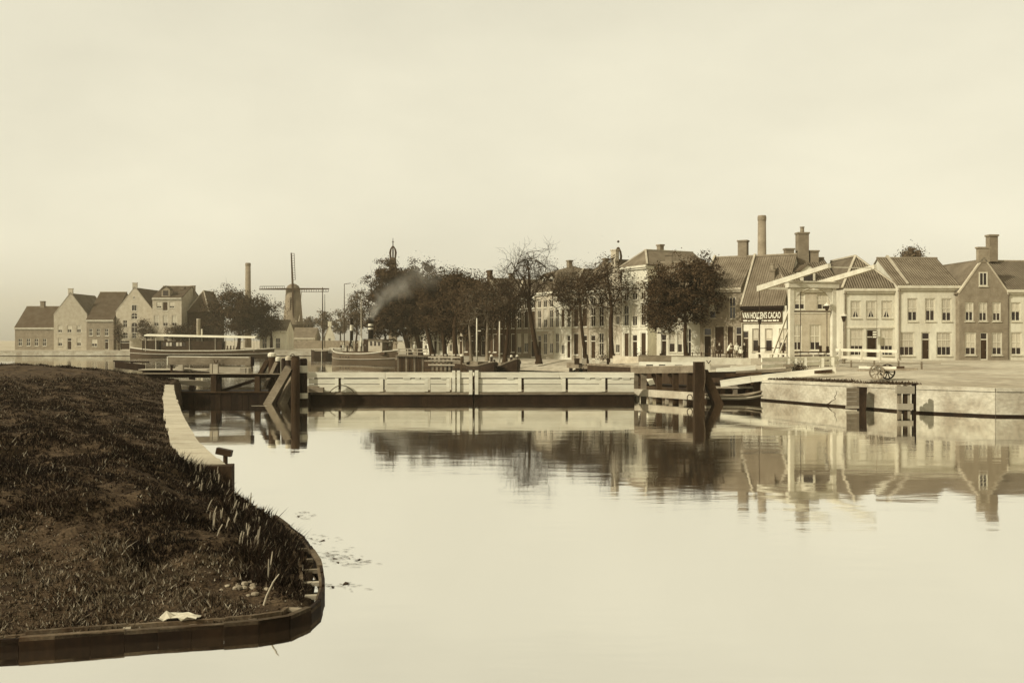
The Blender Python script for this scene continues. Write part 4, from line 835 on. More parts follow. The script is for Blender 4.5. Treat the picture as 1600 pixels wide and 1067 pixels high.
ptree('small_tree', 'small bushy tree in front of the square brick house', 276, 1.35, 235, 276, 532, 276, 522, 26, 17, 3800, .2, 24, r0=.16, mat='leaf3', clump=.6, **tl)
ptree('small_tree', 'thin little tree at the left corner of the warehouse', 186, 1.35, 235, 186, 535, 186, 520, 9, 22, 450, .25, 25, r0=.12, mat='leaf2', clump=.5, **tl)
ptree('small_tree', 'dense shrubby tree by the foot of the dark sloping roof', 312, 1.35, 235, 312, 535, 310, 520, 20, 20, 3800, .2, 26, r0=.16, mat='leaf', clump=.7, **tl)
ptree('leafy_tree', 'light open tree behind the forward funnel of the steamer', 556, 1.35, 205, 558, 520, 560, 486, 22, 42, 4200, .2, 29, r0=.22, clump=.7, mat='leaf2', **tl)
for i, (cx, cy, rx, ry) in enumerate(((482, 510, 16, 16), (505, 503, 18, 20), (532, 504, 18, 20), (440, 512, 16, 14))):
    ptree('leafy_tree', ['hazy distant tree at the right foot of the windmill', 'hazy distant tree behind the small barn', 'hazy distant tree left of the tall slim mast', 'hazy distant tree at the left foot of the windmill'][i], cx, 1.4, 380, cx, 522, cx, cy, rx, ry, 1700, .42, 40 + i, mat='leaf2', limbs=7, subs=4, twigs=2, clump=.9, group='distant trees round the windmill')
ptree('leafy_tree', 'hazy tree top showing over the roofs at right', 1420, 1.6, 150, 1420, 480, 1424, 402, 16, 14, 1500, .3, 50, mat='leaf2', limbs=7, subs=4, twigs=2, group='trees behind the right-hand houses')

# ------------------------------------------------------------------ the swing bridge across the water
def pile(name, label, x, ytop, Y, wpx, mat='mwood', cap=None, group=None, zbot=-1.2, foot=None, lean=0.0):
    k = Y / F; r = wpx * k / 2; p = at(x, 500, Y); zt = zz(ytop, Y); o = thing(name, label, 'post', (p.x, Y, 0), 0, group)
    m = MB().tube([(lean, 0, zbot), (lean * .5, 0, zt * .5), (0, 0, zt - .1)], [r * 1.06, r * 1.02, r], 10); m.tube([(0, 0, zt - .1), (0, 0, zt)], [r, r * .8], 10); m.build('shaft', mat, o, True)
    if cap: MB().lathe([(r * 1.12, zt - .16), (r * 1.2, zt - .1), (r * 1.15, zt + .05), (r * .6, zt + .12)], n=10).build('cap', cap, o)
    return o
def swing_leaf(label, xa, xb, posts, seed):
    Y = 62.7; k = Y / F; rr = random.Random(seed); o = thing('swing_bridge', label, 'bridge', (xx(xa, Y), Y, 0)); X = lambda x: (x - xa) * k; Z = lambda y: zz(y, Y)
    W = X(xb); 
    MB().box(0, W, .0, 2.4, -.25, Z(616.5)).build('pontoon', 'dwood', o)
    MB().box(-.0, W, -.10, 2.5, Z(616.5) + .003, Z(613)).build('deck_edge', 'gwood', o)
    n = int(W / .5)                                                                 # deck boards
    for i in range(n): MB().box(W * i / n + .01, W * (i + 1) / n - .01, .05, 2.35, Z(613) + .002, Z(613) + .05 + rr.uniform(0, .01)).build('deck_board', 'gwood', o)
    ps = sorted(posts)
    for p in ps:
        MB().box(X(p) - .11, X(p) + .11, -.02, .12, Z(613) + .05, Z(590.5)).build('post', 'plank', o)
        MB().box(X(p) - .08, X(p) + .08, 2.2, 2.34, Z(613) + .05, Z(583) - .1).build('post', 'plank', o)
    edges = [xa] + ps + [xb]
    for a, b in zip(edges[:-1], edges[1:]):
        g0 = .12 + .15 if a != xa else .02; g1 = .115 if b != xb else .02
        j = lambda: rr.gauss(0, .006)
        if X(b) - X(a) < .5: continue
        MB().box(X(a) + g0, X(b) - g1, .02 + j(), .08, Z(600) + .012, Z(591.8) + j()).build('rail_board', 'plank', o)
        MB().box(X(a) + g0 + rr.uniform(0, .02), X(b) - g1, .01 + j(), .075, Z(612.3), Z(600.6)).build('rail_board', 'plank', o)
        MB().box(X(a) + .01, X(b) - .01, 2.22, 2.3, Z(612), Z(591)).build('rear_board', 'dwood', o)
    c = [xa] + [ (xa + xb) / 2 + rr.uniform(-10, 10)] + [xb]
    for a, b in zip(c[:-1], c[1:]): MB().box(X(a) + .01, X(b) - .01, -.05, .13, Z(590.2), Z(581.8) + rr.gauss(0, .006)).build('top_board', 'plank', o)
    MB().box(0, W, 2.2, 2.36, Z(589), Z(583.5)).build('top_board', 'plank', o)
    blocks = MB(); 
    for i in range(5):
        u = rr.uniform(.6, W - .6); blocks.box(u, u + rr.uniform(.2, .5), -.03, .1, Z(592.2), Z(590.3))
    blocks.build('packing_block', 'plank', o)
    return o
a = swing_leaf('left leaf of the white plank-railed swing bridge lying across the water', 480, 739, [526, 596, 666, 700], 1)
for x in (709, 716.5): MB().box((x - 480) * 62.7 / F - .1, (x - 480) * 62.7 / F + .1, -.12, -.02 - .035, zz(612, 62.7), zz(578.8, 62.7)).build('stake', 'plank', a)
b = swing_leaf('right leaf of the white plank-railed swing bridge lying across the water', 742, 991, [812, 881, 943], 2)
k_ = 62.7 / F; MB().box((735.5 - 480) * k_ - .11, (735.5 - 480) * k_ + .11, -.16, -.056, zz(616, 62.7), zz(578.5, 62.7)).build('meeting_post', 'plank', a); MB().box((745 - 742) * k_ - .12, (745 - 742) * k_ + .10, -.16, -.056, zz(616, 62.7), zz(578.5, 62.7)).build('meeting_post', 'plank', b)
# coiled rope hanging over the left leaf
rp = MB(); pts = []
for t in np.linspace(0, 1, 16): xq = 515 + t * 38; yq = 613 - 11 * math.sin(math.pi * t) ** .8; pts.append(at(xq, yq, 62.45))
rp.tube(pts, .03, 5); one('rope', 'loop of dark rope hanging over the left bridge leaf', 'rope', rp, 'rope')
mb = MB().box(xx(478, 62.1), xx(505, 62.1), 62.0, 62.5, zz(613, 62.1), zz(605.5, 62.1)); mb.box(xx(478, 62.1), xx(497, 62.1), 62.2, 62.5, zz(605.3, 62.1), zz(603.5, 62.1)); one('timber_box', 'low grey timber box at the left end of the swing bridge', 'box', mb, 'gwood')

# ------------------------------------------------------------------ left abutment
def beamthing(name, label, cat, parts, mat):                                        # parts: list of (p0,p1,w,h,partname,mat)
    o = thing(name, label, cat, Vector(parts[0][0])); O = Vector(parts[0][0])
    for p0, p1, w, h, nm, m in parts: MB().beam(Vector(p0) - O, Vector(p1) - O, w, h).build(nm, m or mat, o)
    return o
Y = 62.0; P = at
o = thing('abutment', 'dark tarred timber abutment wall at the left end of the swing bridge', 'abutment', (xx(283, Y), Y, 0)); k = Y / F
for i in range(24):
    x0 = 276 + i * 8.6; x1 = x0 + 8.3; MB().box((x0 - 283) * k, (x1 - 283) * k, rnd.gauss(0, .015), 1.0, -1, zz(612.5, Y) + rnd.gauss(0, .015)).build('wall_plank', 'dwood', o)
MB().box(-.4, 6.2, -.10, -.04 , zz(613.5, Y), zz(611.5, Y)).build('waling', 'mwood', o)
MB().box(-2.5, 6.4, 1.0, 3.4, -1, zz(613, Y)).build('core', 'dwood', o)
beamthing('bridge_frame', 'dark timber frame carrying the pale balance beam at left', 'frame',
    [(P(225, 586.5, 62.6), P(444, 587, 62.6), .26, .28, 'sill_beam', 'dwood'), (P(225, 583.4, 62.4), P(441, 584.2, 62.4), .34, .05, 'edge_board', 'gwood'), (P(334.5, 612, 62.2), P(334.5, 586, 62.2), .34, .3, 'post', 'mwood'), (P(342, 612, 62.9), P(342, 586, 62.9), .3, .3, 'post', 'dwood'), (P(402.5, 612, 62.5), P(402.5, 588, 62.5), .34, .3, 'post', 'mwood'),
     (P(300, 612, 64), P(300, 588, 64), .3, .3, 'post', 'dwood'), (P(330, 583, 62.7), P(330, 568.5, 62.7), .16, .16, 'post', 'lwood'), (P(337.5, 584, 62.5), P(337.5, 569, 62.5), .30, .3, 'post', 'lwood'), (P(346, 611, 63.4), P(398, 594, 63.4), .2, .2, 'brace', 'dwood')], 'dwood')
Y = 63.6
o = beamthing('balance_beam', 'thick grey balance beam with white end caps over the left abutment', 'beam',
    [(P(264, 563.3, Y), P(393, 564.8, Y), .40, .52, 'beam', 'gwood'), (P(262.5, 563.5, Y), P(264, 563.5, Y), .44, .56, 'end_cap', 'white'), (P(393, 564.8, Y), P(396, 564.8, Y), .46, .6, 'end_cap', 'dwood'), (P(264, 557.0, Y), P(390, 558.3, Y), .42, .05, 'top_board', 'white'),
     (P(337.5, 570, Y - .4), P(334, 562, Y - .4), .05, .05, 'strap', 'black'), (P(337.5, 570, Y - .4), P(341, 562, Y - .4), .05, .05, 'strap', 'black'), (P(268, 570, Y), P(268, 585, Y), .12, .12, 'hanger', 'black'), (P(394, 570, Y), P(394, 581, Y), .07, .07, 'hanger', 'black'), (P(339, 571.5, Y), P(393, 573.5, Y), .2, .10, 'lower_rail', 'lwood')], 'gwood')
Y = 66.5
beamthing('gangway', 'pale sloping gangway boards behind the left balance beam', 'gangway',
    [(P(224, 577, Y), P(330, 577, Y), 1.8, .06, 'board', 'lwood'), (P(276, 574, Y - .8), P(330, 580, Y - .8), .6, .07, 'board', 'lwood'), (P(342, 577, Y), P(392, 579, Y), 1.2, .4, 'board', 'lwood'), (P(283, 579, 65), P(283, 570, 65), .3, .3, 'stub', 'lwood'), (P(380, 583, 65), P(380, 575, 65), .35, .3, 'stub', 'lwood'), (P(224, 580.5, Y), P(330, 583.5, Y - 1.6), .1, .25, 'stringer', 'dwood')], 'lwood')
one('loose_plank', 'pale plank leaning inside the left timber frame', 'plank', MB().beam(P(282, 596, 63.2), P(328, 600.5, 63.2), .08, .36), 'lwood')
one('loose_plank', 'narrow pale plank leaning behind the dark pile brace', 'plank', MB().beam(P(408, 599.5, 63.3), P(434, 602.5, 63.3), .1, .12), 'lwood')
beamthing('timber_edge', 'dark boards shoring the far left bank', 'boards', [(P(180, 569.5, 68), P(226, 575, 67), .12, .45, 'board', 'dwood'), (P(178, 564, 71), P(232, 566, 70), .2, .1, 'rail', 'dwood'), (P(181, 575, 71), P(181, 562.5, 71), .2, .2, 'post', 'lwood'), (P(206, 573, 70.5), P(206, 564, 70.5), .14, .14, 'post', 'dwood'), (P(226, 580, 67), P(300, 584, 65), .12, .3, 'board', 'dwood')], 'dwood')
# the pile cluster (dolphin) at the bridge end
gp = 'piles of the left cluster'
pile('timber_pile', 'thickest upright pile of the left cluster, nearest the camera', 461.5, 556.5, 60.3, 13.5, 'mwood', group=gp)
pb = pile('timber_pile', 'dark pile with white painted bands at the right of the left cluster', 474, 560, 60.9, 12, 'dwood', group=gp)
for y0, y1 in ((571, 582.5), (614, 622.5)):
    m = MB(); Yb = 60.9; r = 6.4 * Yb / F; m.lathe([(r, zz(y1, Yb)), (r + .03, zz(y1 - .5, Yb)), (r + .03, zz(y0 + .5, Yb)), (r, zz(y0, Yb))], (0, 0, 0), 10)
    m.build('painted_band', 'white', pb)
pile('timber_pile', 'back pile with a domed white cap in the left cluster', 425, 553.5, 63.4, 11, 'mwood', 'white', gp)
pile('timber_pile', 'small white-capped pile right of the domed pile', 434.5, 560.5, 63.1, 7, 'dwood', 'white', gp)
pile('timber_pile', 'dark pile third from the left at the back of the left cluster', 443, 560, 62.6, 7, 'dwood', group=gp)
pile('timber_pile', 'dark pile just left of the thickest pile', 450.5, 559, 61.8, 8, 'dwood', 'lwood', gp)
def brace(label, p0, p1, w, mat='gwood'): return one('pile_brace', label, 'brace', MB().beam(p0, p1, w, w * .9), mat, 'raking braces of the piles')
brace('near raking timber brace of the left pile cluster', P(417, 636, 60.5), P(453, 574, 60.3), .52, 'gwood')
brace('second raking timber brace behind the first in the left cluster', P(438, 637, 60.6), P(459, 590, 61.2), .46, 'gwood')
brace('back raking brace beside the domed pile', P(405, 588, 63.6), P(420, 562, 63.4), .3, 'mwood')
brace('back raking brace beside the small capped pile', P(415, 605, 63.3), P(433, 566, 63.0), .26, 'gwood')
rr = MB(); rr.tube([at(453 + 8 * t, 557 - 4 * math.sin(math.pi * t), 60.0) for t in np.linspace(0, 1, 8)], .025, 5); one('iron_ring', 'thin iron hoop on top of the thickest pile', 'ring', rr, 'black')
one('floating_plank', 'pale plank afloat at the foot of the raking brace', 'plank', MB().beam(P(393, 634.5, 58.5) , P(417, 634.5, 58.5), .12, .06), 'lwood').location.z += 0

# ------------------------------------------------------------------ right fender and abutment
def fl(x, y, t): return at(x, y, t)
YA, YB = 65.0, 59.8                                                                 # fender runs from far left to near right
Yf = lambda x: YA + (YB - YA) * (x - 990) / (1097 - 990)
o = thing('timber_fender', 'sturdy timber fender with a pale lower rubbing beam right of the swing bridge', 'fender', (xx(990, YA), YA, 0)); O = Vector((xx(990, YA), YA, 0))
def fb(p0, p1, w, h, nm, m): MB().beam(p0 - O, p1 - O, w, h).build(nm, m, o)
fb(fl(989, 578.3, Yf(989)), fl(1094, 576.5, Yf(1094)), .42, .44, 'top_beam', 'gwood')
fb(fl(989, 573, Yf(989)), fl(1090, 571, Yf(1090)), .36, .06, 'top_board', 'lwood')
fb(fl(1093, 576.5, Yf(1094) - .15), fl(1097.5, 576.6, Yf(1097) - .15), .44, .46, 'end_cap', 'lwood')
fb(fl(987, 612.5, Yf(987) - .25), fl(1096, 619.5, Yf(1096) - .25), .20, .46, 'rubbing_beam', 'lwood')
for x in (992, 1006, 1030, 1056, 1078, 1089):
    y0 = Yf(x); p = at(x, 500, y0); wd = .34 if x not in (992, 1089) else .42
    fb(Vector((p.x, y0 + .1, -1)), Vector((p.x, y0 + .1, zz(582.5, y0))), wd, wd, 'post', 'gwood' if x in (992, 1006) else 'mwood')
for x in (1012, 1036, 1062):
    y0 = Yf(x); fb(fl(x - 16, 584, Yf(x - 16) + .3), fl(x - 8, 603, Yf(x - 8) + .3), .18, .18, 'knee_brace', 'mwood')
for x in (997, 1017, 1042, 1070, 1088): y0 = Yf(x) - .2; p = at(x, 500, y0); fb(Vector((p.x, y0, -.5)), Vector((p.x, y0, zz(619, y0))), .2, .2, 'pile_head', 'lwood')
fb(fl(1000, 600, 67), fl(1095, 604, 64), 1.6, .1, 'platform', 'dwood')
o2 = thing('timber_post', 'tall squared timber post at the near end of the right fender', 'post', (xx(1092, 59.5), 59.5, 0)); k = 59.5 / F
MB().box(-.30, .30, -.3, .3, -1.2, zz(565, 59.5)).build('post', 'mwood', o2); MB().add([(-.33, -.33, zz(565, 59.5)), (.33, -.33, zz(565, 59.5)), (.33, .33, zz(565, 59.5)), (-.33, .33, zz(565, 59.5)), (0, 0, zz(562, 59.5))], [(0, 1, 4), (1, 2, 4), (2, 3, 4), (3, 0, 4), (0, 3, 2, 1)]).build('cap', 'lwood', o2)
m = MB(); ring = [Vector((-.62 + .16 * math.cos(a), -.36, .42 + .22 * math.sin(a))) for a in np.linspace(0, 6.283, 15)]; m.tube(ring, .03, 5); m.build('ring', 'black', o2)
m = MB(); m.tube([(.22 + .1 * math.sin(3 * t), -.33, 2.6 - 1.7 * t) for t in np.linspace(0, 1, 9)], .02, 4); m.build('rope', 'rope', o2)
brace('dark raking timber brace right of the tall squared post', P(1126, 640, 59.9), P(1098, 580, 59.7), .55, 'mwood')
Y = 68.5
beamthing('balance_beam', 'long pale balance beam stretching behind the right fender', 'beam',
    [(P(998, 560, Y), P(1048, 561, Y), .4, .48, 'beam', 'gwood'), (P(1048.3, 561.3, Y), P(1172, 565, Y), .4, .46, 'beam', 'white'), (P(1172.3, 565, Y), P(1232, 562, Y - 1), .38, .44, 'beam', 'lwood'), (P(998, 555.4, Y), P(1100, 556.5, Y), .46, .05, 'top_board', 'gwood'), (P(1107, 568, Y - .5), P(1104, 563, Y - .5), .05, .05, 'strap', 'black'), (P(1107, 568, Y - .5), P(1110.5, 563, Y - .5), .05, .05, 'strap', 'black'),
     (P(1107, 568.5, Y - .2), P(1108, 585, Y - .2), .34, .3, 'post', 'white'), (P(1000, 565, Y), P(1000, 580, Y), .2, .2, 'post', 'lwood')], 'white')
beamthing('lock_platform', 'jumble of pale platform boards below the right balance beam', 'platform',
    [(P(1104, 583, Y), P(1232, 577, Y - 1), 2.2, .08, 'board', 'lwood'), (P(1110, 575, Y - 1), P(1150, 572, Y - 1), .3, .25, 'board', 'lwood'), (P(1120, 579, 66), P(1180, 575, 66), .25, .3, 'board', 'plank'), (P(1146, 583, 66.5), P(1146, 571, 66.5), .34, .3, 'stub', 'white'), (P(1100, 586, 66), P(1230, 583.5, 65), .12, .4, 'stringer', 'dwood'), (P(1000, 568, 68), P(1084, 569.5, 67), 1.0, .25, 'board', 'plank'), (P(1010, 571.5, 66.8), P(1020, 571.5, 66.8), .3, .16, 'chock', 'dwood'), (P(1030, 571.5, 66.8), P(1039, 571.5, 66.8), .3, .16, 'chock', 'dwood'), (P(1055, 572, 66.5), P(1066, 572, 66.5), .3, .16, 'chock', 'dwood')], 'lwood')
for i, (xa_, ya_, xb_, yb_, Yq, m_) in enumerate(((1150, 582, 1236, 577.5, 65.2, 'gwood'), (1176, 579.5, 1228, 575.5, 66.2, 'lwood'), (1134, 586.2, 1190, 583.2, 64.6, 'mwood'), (1198, 574, 1240, 570.5, 67.5, 'gwood'), (1240, 583.5, 1300, 579.5, 63.9, 'mwood'))):  # last dark bar stands in for the kerb's shadow line
    one('timber_baulk', ['long grey timber baulk lying before the pale balance beam', 'pale timber baulk above the long grey one', 'dark timber baulk at the foot of the pale post', 'short grey timber baulk beside the road fence', 'dark bar along the kerb below the portal, painting its shadow line'][i], 'timber', MB().beam(P(xa_, ya_, Yq), P(xb_, yb_, Yq - .6), .26, .2), m_)
# ramp curb and dark recess below it
beamthing('ramp_edge', 'pale kerb beam climbing from the water to the drawbridge road', 'kerb', [(P(1126, 599.5, 64.2), P(1172, 592.5, 64), .4, .42, 'kerb', 'plank'), (P(1172.3, 592.3, 64), P(1305, 578, 63.5), .35, .40, 'kerb', 'plank')], 'plank')
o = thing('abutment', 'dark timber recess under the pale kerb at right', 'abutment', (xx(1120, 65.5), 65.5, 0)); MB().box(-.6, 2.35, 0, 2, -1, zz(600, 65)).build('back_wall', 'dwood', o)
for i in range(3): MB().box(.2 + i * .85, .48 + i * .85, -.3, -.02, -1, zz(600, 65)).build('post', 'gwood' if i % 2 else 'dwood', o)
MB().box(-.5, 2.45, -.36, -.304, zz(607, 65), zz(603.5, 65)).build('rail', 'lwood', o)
# white sheets and planks under the fender
one('loose_board', 'white tilted board showing between the fender posts', 'board', MB().add([P(1010, 592, 66), P(1023, 591, 66), P(1025, 600, 65.4), P(1015, 602, 65.4), P(1010, 592, 66.05), P(1023, 591, 66.05), P(1025, 600, 65.45), P(1015, 602, 65.45)], [(0, 1, 2, 3), (7, 6, 5, 4), (0, 4, 5, 1), (1, 5, 6, 2), (2, 6, 7, 3), (3, 7, 4, 0)]), 'white')
# farther fender by the shore
o = thing('timber_fender', 'smaller timber fender with a pale end plate beyond the swing bridge', 'fender', (xx(888, 112), 112, 0)); O = Vector((xx(888, 112), 112, 0))
fb(P(888, 570.5, 113), P(944, 573, 108), .5, .6, 'top_beam', 'gwood'); fb(P(929, 572.5, 108.5), P(937, 573, 108.3), .6, .62, 'end_plate', 'white')
for x, y0 in ((892, 112.7), (902, 111.8), (914, 110.6), (926, 109.5), (940, 108.3)): fb(Vector((xx(x, y0), y0, -1)), Vector((xx(x, y0), y0, zz(574, y0))), .4, .4, 'post', 'dwood')
for i, (x, y0, w_) in enumerate(((898, 563, 8), (910, 565, 7), (921, 563, 5), (931, 564, 6), (955, 563, 6), (968, 566, 7))):
    one('crate', ['dark crate at the left end of the far fender', 'second crate from the left on the far fender', 'pale box in the middle of the far fender', 'pale box right of the middle on the far fender', 'white box standing right of the far fender', 'small white box nearest the white boarding'][i], 'crate', MB().box(0, w_ * .07, 0, .5, 0, .62).box(-.03, w_ * .07 + .03, -.03, .53, .62, .68), ['mwood', 'lwood', 'white', 'plank', 'white', 'white'][i]).location = (xx(x, 110), 110.3, zz(569.5, 110))
beamthing('boarding', 'white boarded screen beside the far fender', 'screen', [(P(958, 563, 104), P(1002, 565, 100), .1, 1.0, 'board', 'lwood'), (P(970, 573.5, 100), P(992, 577, 96), .3, .7, 'baulk', 'dwood'), (P(944, 578, 104), P(968, 581, 100), .3, .4, 'baulk', 'mwood'), (P(966, 582, 100), P(966, 569, 100), .35, .3, 'post', 'dwood'), (P(950, 582, 102), P(950, 560, 102), .25, .25, 'post', 'dwood')], 'white')

# ------------------------------------------------------------------ landing, palisade and masts in mid distance
Y = 138.
o = thing('landing_stage', 'dark piled landing stage with a light railing right of the steamer', 'landing stage', (xx(622, Y), Y, 0)); O = Vector((xx(622, Y), Y, 0)); k = Y / F
for i in range(16):
    x = 622 + i * 3.2; fb(Vector((xx(x, Y), Y + rnd.gauss(0, .06), -1)), Vector((xx(x, Y), Y, zz(556.5, Y) - .02)), .26, .26, 'pile', 'mwood' if i % 4 else 'gwood')
fb(P(620, 555.5, Y + 1.2), P(671, 556.5, Y + 1.2), 3.2, .2, 'deck', 'gwood'); 
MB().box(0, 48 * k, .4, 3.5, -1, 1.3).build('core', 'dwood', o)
for x in (623, 637, 652, 667): fb(P(x, 555, Y), P(x, 544.5, Y), .14, .14, 'rail_post', 'lwood')
for y in (545, 549.5): fb(P(620, y, Y), P(669, y + .5, Y), .10, .16, 'rail', 'lwood')
Y = 131.
o = thing('palisade', 'pale timber palisade of capped posts and three rails in the water', 'palisade', (xx(672, Y), Y, 0)); O = Vector((xx(672, Y), Y, 0))
for i in range(8):
    x = 676 + i * 6.6; fb(Vector((xx(x, Y), Y, -1)), Vector((xx(x, Y), Y, zz(555, Y))), .28, .28, 'post', 'gwood'); fb(P(x, 555, Y), P(x, 553.6, Y), .34, .34, 'post_cap', 'white')
for y in (558.5, 564, 570.5): fb(P(669, y - .6, Y - .25), P(724, y, Y - .25), .14, .20, 'rail', 'lwood')
pile('mooring_post', 'thick dark post with a white cap at the end of the palisade', 722, 555, 130, 5.5, 'mwood', 'white')
for x, yt, lb in ((768, 555.5, 'dark white-capped post left of the moored barges'), (799, 556, 'left of the twin dark white-capped posts on the shore'), (808, 556, 'right of the twin dark white-capped posts on the shore')): pile('mooring_post', lb, x, yt, 124.5, 4, 'dwood', 'white')
def mast(label, x, yt, yb, Y, w, mat, extra=None, base=None):
    p = at(x, 500, Y); zb_ = zz(yb, Y); zt = zz(yt, Y); o = thing('mast', label, 'mast', (p.x, Y, zb_)); r = w * Y / F / 2
    MB().tube([(0, 0, -1.2 if base is None else base), (0, 0, (zt - zb_) * .6), (0, 0, zt - zb_)], [r, r * .9, r * .6], 8).build('pole', mat, o, True)
    if extra: extra(o, zt - zb_, Y / F)
    return o
mast('taller of the two white masts beside the moored barges', 745, 497, 566, 123.5, 2.6, 'white', lambda o, h, k: MB().box(.1, .5, -.06, .06, h * .7, h * .7 + .12).build('cleat', 'white', o))
mast('shorter of the two white masts beside the moored barges', 780.5, 502, 562, 124.5, 2.6, 'white')
mast('tall slim mast of the barge in front of the windmill', 504, 449, 550, 218, 1.9, 'mwood')
mast('thin shorter mast behind the tall slim mast', 507.5, 460, 535, 240, 1.2, 'mwood')
mast('slim mast with a small yard left of the light tree', 538, 444, 538, 222, 1.6, 'mwood', lambda o, h, k: MB().beam((0, 0, h), (10 * k, 0, h + .2), .12).build('yard', 'mwood', o))

# ------------------------------------------------------------------ quay furniture on the right
def fence(label, pts, ys, posts, Y0, Y1, mat='white', pw=.2, hw=.2):
    o = thing('rail_fence', label, 'fence', at(pts[0], ys[0][0], Y0)); O = o.location.copy(); yy = lambda x: Y0 + (Y1 - Y0) * (x - pts[0]) / (pts[1] - pts[0])
    for ya, yb in ys: MB().beam(at(pts[0], ya, Y0) - O, at(pts[1], yb, Y1) - O, .10, hw).build('rail', mat, o)
    for x, ya, yb in posts: MB().beam(at(x, ya, yy(x)) - O, at(x, yb, yy(x)) - O, pw, pw).build('post', mat, o)
fence('white rail fence beside the road below the corner house', (1190, 1310), ((562.5, 559), (573, 566)), ((1231, 560, 583), (1242, 560, 580), (1257, 559, 582), (1284, 559, 574), (1300, 558, 576)), 66, 70, 'plank', .26, .26)
fence('white rail fence right of the drawbridge portal', (1306, 1402), ((546.5, 549), (557.5, 562)), ((1313, 545, 562), (1347, 546, 565), (1376, 548, 566)), 76, 73, 'white', .2, .22)
fence('low chain rail along the road behind the handcart', (1312, 1470), ((566, 568),), ((1330, 563, 574), (1366, 563.5, 575), (1404, 564, 576), (1440, 565, 577)), 70, 66, 'gwood', .10, .05)
fence('thin iron railing before the low white house', (1078, 1160), ((552, 553),), ((1082, 550, 561), (1096, 550, 561), (1118, 550, 561), (1140, 550, 561)), 96, 95, 'black', .08, .07)
fence('dark iron road barrier with heavy posts by the portal', (1232, 1300), ((551, 549.5), (556, 555)), ((1236, 546, 566), (1282, 540, 566), (1293, 541, 566)), 80, 81, 'black', .18, .10)
fence('dark iron railing in front of the advertising board house', (1180, 1228), ((544.5, 543),), ((1186, 540, 558), (1224, 540, 558)), 90, 91, 'black', .14, .08)
def lamp(label, x, ytop, Y, zg):
    p = at(x, 500, Y); h = zz(ytop, Y) - zg; o = thing('street_lamp', label, 'street lamp', (p.x, Y, zg))
    MB().lathe([(.14, 0), (.12, .5), (.06, .7), (.045, h - .75), (.08, h - .7)], n=8).build('post', 'gwood', o, True)
    MB().lathe([(.10, h - .7), (.24, h - .22)], n=6).build('lantern', 'glass', o); MB().lathe([(.34, h - .22), (.28, h - .14), (.06, h), (.05, h + .08)], n=6).build('hood', 'white', o)
lamp('street lamp with a white hood seen through the drawbridge portal', 1292, 474, 86, 1.9)
lamp('street lamp in front of the advertising board house', 1187, 495, 92, 1.9)
lamp('street lamp just right of the drawbridge portal', 1318.5, 490, 84, 1.9)
mast('thin flagpole before the pale plastered house', 1370, 455, 562, 88, .9, 'gwood', base=0)
# box on a post against the quay wall
Y = 55.2
o = thing('timber_dolphin', 'grey boarded timber guard, its shaded right side coloured dark, against the quay wall', 'fender', (xx(1323, Y), Y, 0)); k = Y / F
zt, zm = zz(605.5, Y), zz(634, Y); n = 4
for i in range(n): MB().box(0, 19 * k, -.04, .06, zm + (zt - zm) * i / n + .008, zm + (zt - zm) * (i + 1) / n - .008).build('board', 'gwood', o)
MB().add([(19 * k, -.06, -.6), (27 * k, -.2, -.6), (27 * k, .3, -.6), (19 * k, .3, -.6), (19 * k, -.06, zt), (30 * k, -.2, zt + .02), (30 * k, .3, zt + .02), (19 * k, .3, zt)], [(0, 1, 5, 4), (1, 2, 6, 5), (2, 3, 7, 6), (3, 0, 4, 7), (4, 5, 6, 7)]).build('post', 'dwood', o)  # right side of the box; its shade is put into the dark wood
MB().box(-.05, 19 * k, -.05, .07, zz(638, Y), zm - .004).build('board', 'lwood', o)
Y = 51.4
o = thing('timber_fender', 'pale timber fender with crosspieces at the right of the quay wall', 'fender', (xx(1400, Y), Y, 0)); k = Y / F
for x0, x1, y0, y1, nm, m in ((0, 28, 603, 615, 'board', 'lwood'), (2, 26, 630.5, 640, 'board', 'lwood')): MB().box(x0 * k, x1 * k, -.1, .1, zz(y1, Y), zz(y0, Y)).build(nm, m, o)
for x0, m in ((4, 'gwood'), (13, 'mwood'), (18, 'lwood'), (27, 'dwood')): MB().box(x0 * k, (x0 + 4.4) * k, -.02, .22, -1, zz(602 if x0 < 25 else 599, Y)).build('post', m, o)

